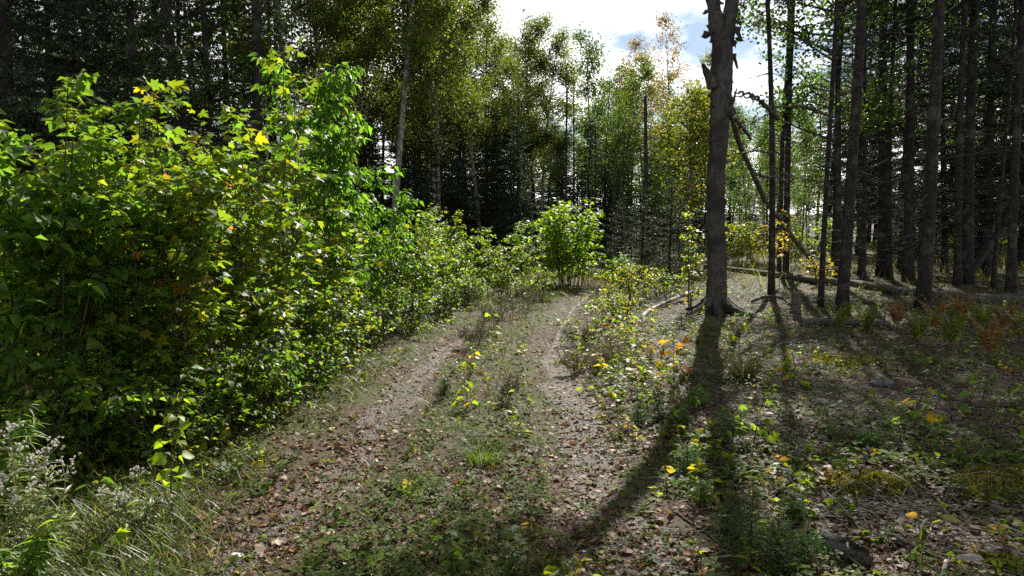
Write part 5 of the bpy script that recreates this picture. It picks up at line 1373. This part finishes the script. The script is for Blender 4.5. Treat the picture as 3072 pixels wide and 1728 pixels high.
# small creeping leaves
x, y = sample(80000, p=.8); rut, right, hedge, mid = zones(x, y)
nn = noise2(x, y, .8, 3, 5); n2 = noise2(x, y, 1.6, 2, 1)
pz = (.20 * rut + .95 * mid * np.clip(.6 + nn, .12, 1) + .9 * right * np.clip(.45 + 1.0 * nn + .4 * n2, 0, 1) + .35 * hedge) 
pz = pz * np.where(mound_up(x, y) > .01, .25, 1)
k = gc.random(len(x)) < np.clip(pz, 0, 1); x, y = x[k], y[k]; n = len(x); rut, right, hedge, mid = zones(x, y)
sz = .034 * gc.lognormal(0, .3, n) * (1 + .35 * right)
ti = tints(gc, n, [(.06, .105, .016), (.085, .135, .016), (.045, .08, .016), (.11, .13, .016), (.07, .10, .03), (.17, .15, .02)], [4, 4, 4, 2, 2, .7])
mb = MB(); hz = gc.uniform(.008, .07, n) * (1 - .6 * rut)
pos = on(x, y, hz); cax = gc.normal(size=(n, 3)) * [1, 1, .1]; cnr = up_n(n, .4); fr = y > 5.0
def t_tri6():
    v, f = [], []
    for q, a in enumerate((0, 2.1, -2.1)):
        c, sn = math.cos(a), math.sin(a); d = np.array([[.06, 0, 0], [.45, .22, .06], [.72, 0, -.03], [.45, -.22, .06]])
        v.append(np.stack([d[:, 0] * c - d[:, 1] * sn, d[:, 0] * sn + d[:, 1] * c, d[:, 2]], 1)); f.append(np.array([[0, 2, 1], [0, 3, 2]]) + 4 * q)
    return np.concatenate(v), np.concatenate(f)
scatter(mb, t_trifol(.42), pos[~fr], cax[~fr], cnr[~fr], sz[~fr], ti[~fr]); scatter(mb, t_tri6(), pos[fr], cax[fr], cnr[fr], sz[fr], ti[fr])
st = gc.random(n) < .35; prisms(mb, on(x, y, -.005)[st], pos[st], .0010, .0008, tint=np.tile([.08, .09, .03], (int(st.sum()), 1)))
kind(link('creeping_plants', mb.mesh('creeping_plants', M_CREEP)), 'stuff', 'small three-part green leaves creeping over verge and floor')

# grass
x, y = sample(190000, p=.75); rut, right, hedge, mid = zones(x, y)
nn = noise2(x, y, .7, 3, 3); hx = hedge_x(y)
verge = np.exp(-((x - hx - .3) / .36) ** 2)
corner = smooth(4.6, 3.4, y) * smooth(-1.1, -1.5, x / y * 3.0)
pz = (.95 * verge * np.clip(.6 + nn, 0, 1) + .85 * mid * np.clip(nn + .2, 0, 1) + .10 * right * np.clip(nn, 0, 1) + .9 * corner + .05 * rut + .4 * smooth(9, 13, y) * (1 - right) * np.clip(.4 + nn, 0, 1))
k = gc.random(len(x)) < np.clip(pz, 0, 1); x, y, corner = x[k], y[k], corner[k]; n = len(x)
ln = gc.uniform(.05, .16, n) * (1 + .35 * corner + .6 * smooth(7, 13, y)); a = gc.uniform(0, 6.28, n)
ax = np.stack([np.cos(a) * gc.uniform(.1, .9, n), np.sin(a) * gc.uniform(.1, .9, n), np.ones(n)], 1); nr = np.stack([-np.cos(a), -np.sin(a), .5 + 0 * a], 1)
mb = MB(); scatter(mb, t_blade(.8, .017), on(x, y, -.005), ax, nr, ln, tints(gc, n, [(.08, .13, .02), (.11, .14, .025), (.06, .10, .018), (.20, .16, .07), (.26, .20, .11)], [4, 4, 3, 1.6, 1]))
kind(link('grass', mb.mesh('grass', M_GRASS)), 'stuff', 'short grass along the verges and path crown')
# meadow grass in the clearings behind the trunks
n = 30000; x = gc.uniform(-14, 26, n); y = gc.uniform(15, 38, n); k = gc.random(n) < np.clip(.5 + noise2(x, y, 3, 2, 4), .1, 1); x, y = x[k], y[k]; n = len(x); a = gc.uniform(0, 6.28, n)
ax = np.stack([np.cos(a) * .4, np.sin(a) * .4, np.ones(n)], 1); nr = np.stack([-np.cos(a), -np.sin(a), .5 + 0 * a], 1)
mb = MB(); scatter(mb, t_blade(.6, .03), on(x, y, -.01), ax, nr, gc.uniform(.15, .5, n), tints(gc, n, [(.14, .15, .03), (.20, .17, .05), (.10, .13, .02)]))
kind(link('meadow_grass', mb.mesh('meadow_grass', M_GRASS)), 'stuff', 'yellowish tall grass in the clearing behind the trunks')

# crumbs of leaf and bark
x, y = sample(90000, 2.2, 16, .8); rut, right, hedge, mid = zones(x, y)
k = gc.random(len(x)) < np.clip(.75 + .5 * noise2(x, y, .4, 3, 1), .2, 1) * np.where(mound_up(x, y) > .01, .3, 1); x, y = x[k], y[k]; n = len(x)
mb = MB(); scatter(mb, t_diamond(.32, .5, .1), on(x, y, .002 + .010 * gc.random(n)), gc.normal(size=(n, 3)) * [1, 1, .2], up_n(n, .5), gc.lognormal(math.log(.013), .4, n), tints(gc, n, [(.12, .06, .035), (.20, .115, .07), (.30, .20, .135), (.07, .042, .028), (.09, .12, .02), (.15, .14, .03)], [4, 4, 3.0, 3, 3, 1.5]))
kind(link('leaf_crumbs', mb.mesh('leaf_crumbs', M_LITTER)), 'stuff', 'fine brown crumbs of leaf and bark on the ground')
# small upright herbs
x, y = sample(9000, 2.4, 17, .5); rut, right, hedge, mid = zones(x, y); nn = noise2(x, y, .9, 3, 4)
rv = np.exp(-((x - right_x(y) - .55) / .35) ** 2) * smooth(4, 6.5, y)
vg = np.exp(-((x - hedge_x(y) - .1) / .25) ** 2)
pz = .95 * rv + .55 * vg + .75 * mid * np.clip(nn + .25, .1, 1) * (1 - rut) * smooth(4.0, 7.0, y) + .3 * mid * np.clip(nn, 0, 1) + .45 * right * np.clip(.3 + nn, 0, 1) + .3 * hedge * smooth(4.5, 3.5, y)
k = gc.random(len(x)) < np.clip(pz, 0, 1); x, y, rv = x[k], y[k], rv[k]; m = len(x)
hh = gc.uniform(.05, .20, m) * (1 + .7 * rv); mb = MB()
dx_, dy_ = gc.normal(size=m) * .25 * hh, gc.normal(size=m) * .25 * hh
p0 = on(x, y, -.005); p1 = p0 + np.stack([dx_, dy_, hh], 1)
prisms(mb, p0, p1, .0014, .0008, tint=tints(gc, m, [(.07, .06, .03), (.12, .07, .03)]))
PC = np.array([(.10, .15, .012), (.14, .17, .012), (.07, .12, .012), (.20, .17, .015), (.16, .10, .03), (.05, .09, .012)])
pc = gc.choice(6, m, p=[.28, .2, .22, .1, .06, .14])
for j in range(9):
    t = .25 + .75 * gc.random(m); a = gc.uniform(0, 6.28, m); q = p0 + (p1 - p0) * t[:, None]
    ax = np.stack([np.cos(a), np.sin(a), gc.uniform(-.4, .5, m)], 1); ls = .034 * gc.lognormal(0, .3, m) * (1 + .25 * rv)
    scatter(mb, TM['ovate'][j % 3], q + norm(ax) * .006, ax, up_n(m, .45), ls, PC[pc] * (1 + .15 * gc.normal(size=(m, 1))))
kind(link('herb_layer', mb.mesh('herb_layer', M_LEAF)), 'stuff', 'small upright green and yellowing herbs on verges and floor')

# twigs and needles
x, y = sample(36000, p=.7); rut, right, hedge, mid = zones(x, y)
k = gc.random(len(x)) < (.06 + .75 * right + .2 * hedge) * np.clip(.6 + noise2(x, y, 1.0, 3, 4), .1, 1); x, y = x[k], y[k]; n = len(x)
a = gc.uniform(0, 6.28, n); l = gc.lognormal(math.log(.09), .6, n); p0 = on(x, y, gc.uniform(.004, .02, n))
x1, y1 = x + np.cos(a) * l, y + np.sin(a) * l; p1 = on(x1, y1, gc.uniform(.004, .03, n)); r = gc.uniform(.0012, .0032, n) * (1 + 1.6 * (gc.random(n) < .08))
mb = MB(); prisms(mb, p0, p1, r, r * .5, tint=tints(gc, n, [(.18, .15, .13), (.34, .30, .26), (.09, .07, .06)]))
kind(link('twig_litter', mb.mesh('twig_litter', M_PEBBLE)), 'stuff', 'fine grey twigs scattered over the forest floor')
hp = onground(2705, 1545); n = 42; q = hp[:2] + gc.normal(size=(n, 2)) * [.17, .16]; a = gc.normal(size=n) * .8 + .4; l = gc.uniform(.05, .24, n)
mb = MB(); p0 = on(q[:, 0], q[:, 1], gc.uniform(.01, .04, n)); p1 = on(q[:, 0] + np.cos(a) * l, q[:, 1] + np.sin(a) * l, gc.uniform(.01, .05, n))
prisms(mb, p0 - [*hp[:2], 0], p1 - [*hp[:2], 0], gc.uniform(.0015, .0034, n), .0012, tint=tints(gc, n, [(.18, .15, .13), (.26, .23, .20), (.09, .07, .06)]))
o = link('twig_heap', mb.mesh('twig_heap', M_PEBBLE), None, (hp[0], hp[1], 0)); kind(o, 'stuff'); tag(o, 'heap of thin pale twigs right of the yellow-green moss mound', 'twigs')

# gravel
x, y = sample(26000, 2.2, 11, .9); rut, right, hedge, mid = zones(x, y); k = gc.random(len(x)) < .85 * rut; x, y = x[k], y[k]; n = len(x)
v = np.array([[1, 0, 0], [-1, 0, 0], [0, 1, 0], [0, -1, 0], [0, 0, .7], [0, 0, -.7]]) * .5
f = np.array([[0, 2, 4], [2, 1, 4], [1, 3, 4], [3, 0, 4], [2, 0, 5], [1, 2, 5], [3, 1, 5], [0, 3, 5]])
mb = MB(); scatter(mb, (v, f), on(x, y, .011), gc.normal(size=(n, 3)), up_n(n, .5), gc.lognormal(math.log(.010), .4, n), tints(gc, n, [(.10, .09, .085), (.17, .155, .145), (.07, .06, .055), (.24, .22, .20)]))
kind(link('gravel', mb.mesh('gravel', M_PEBBLE, False)), 'stuff', 'grey gravel in the two wheel tracks')
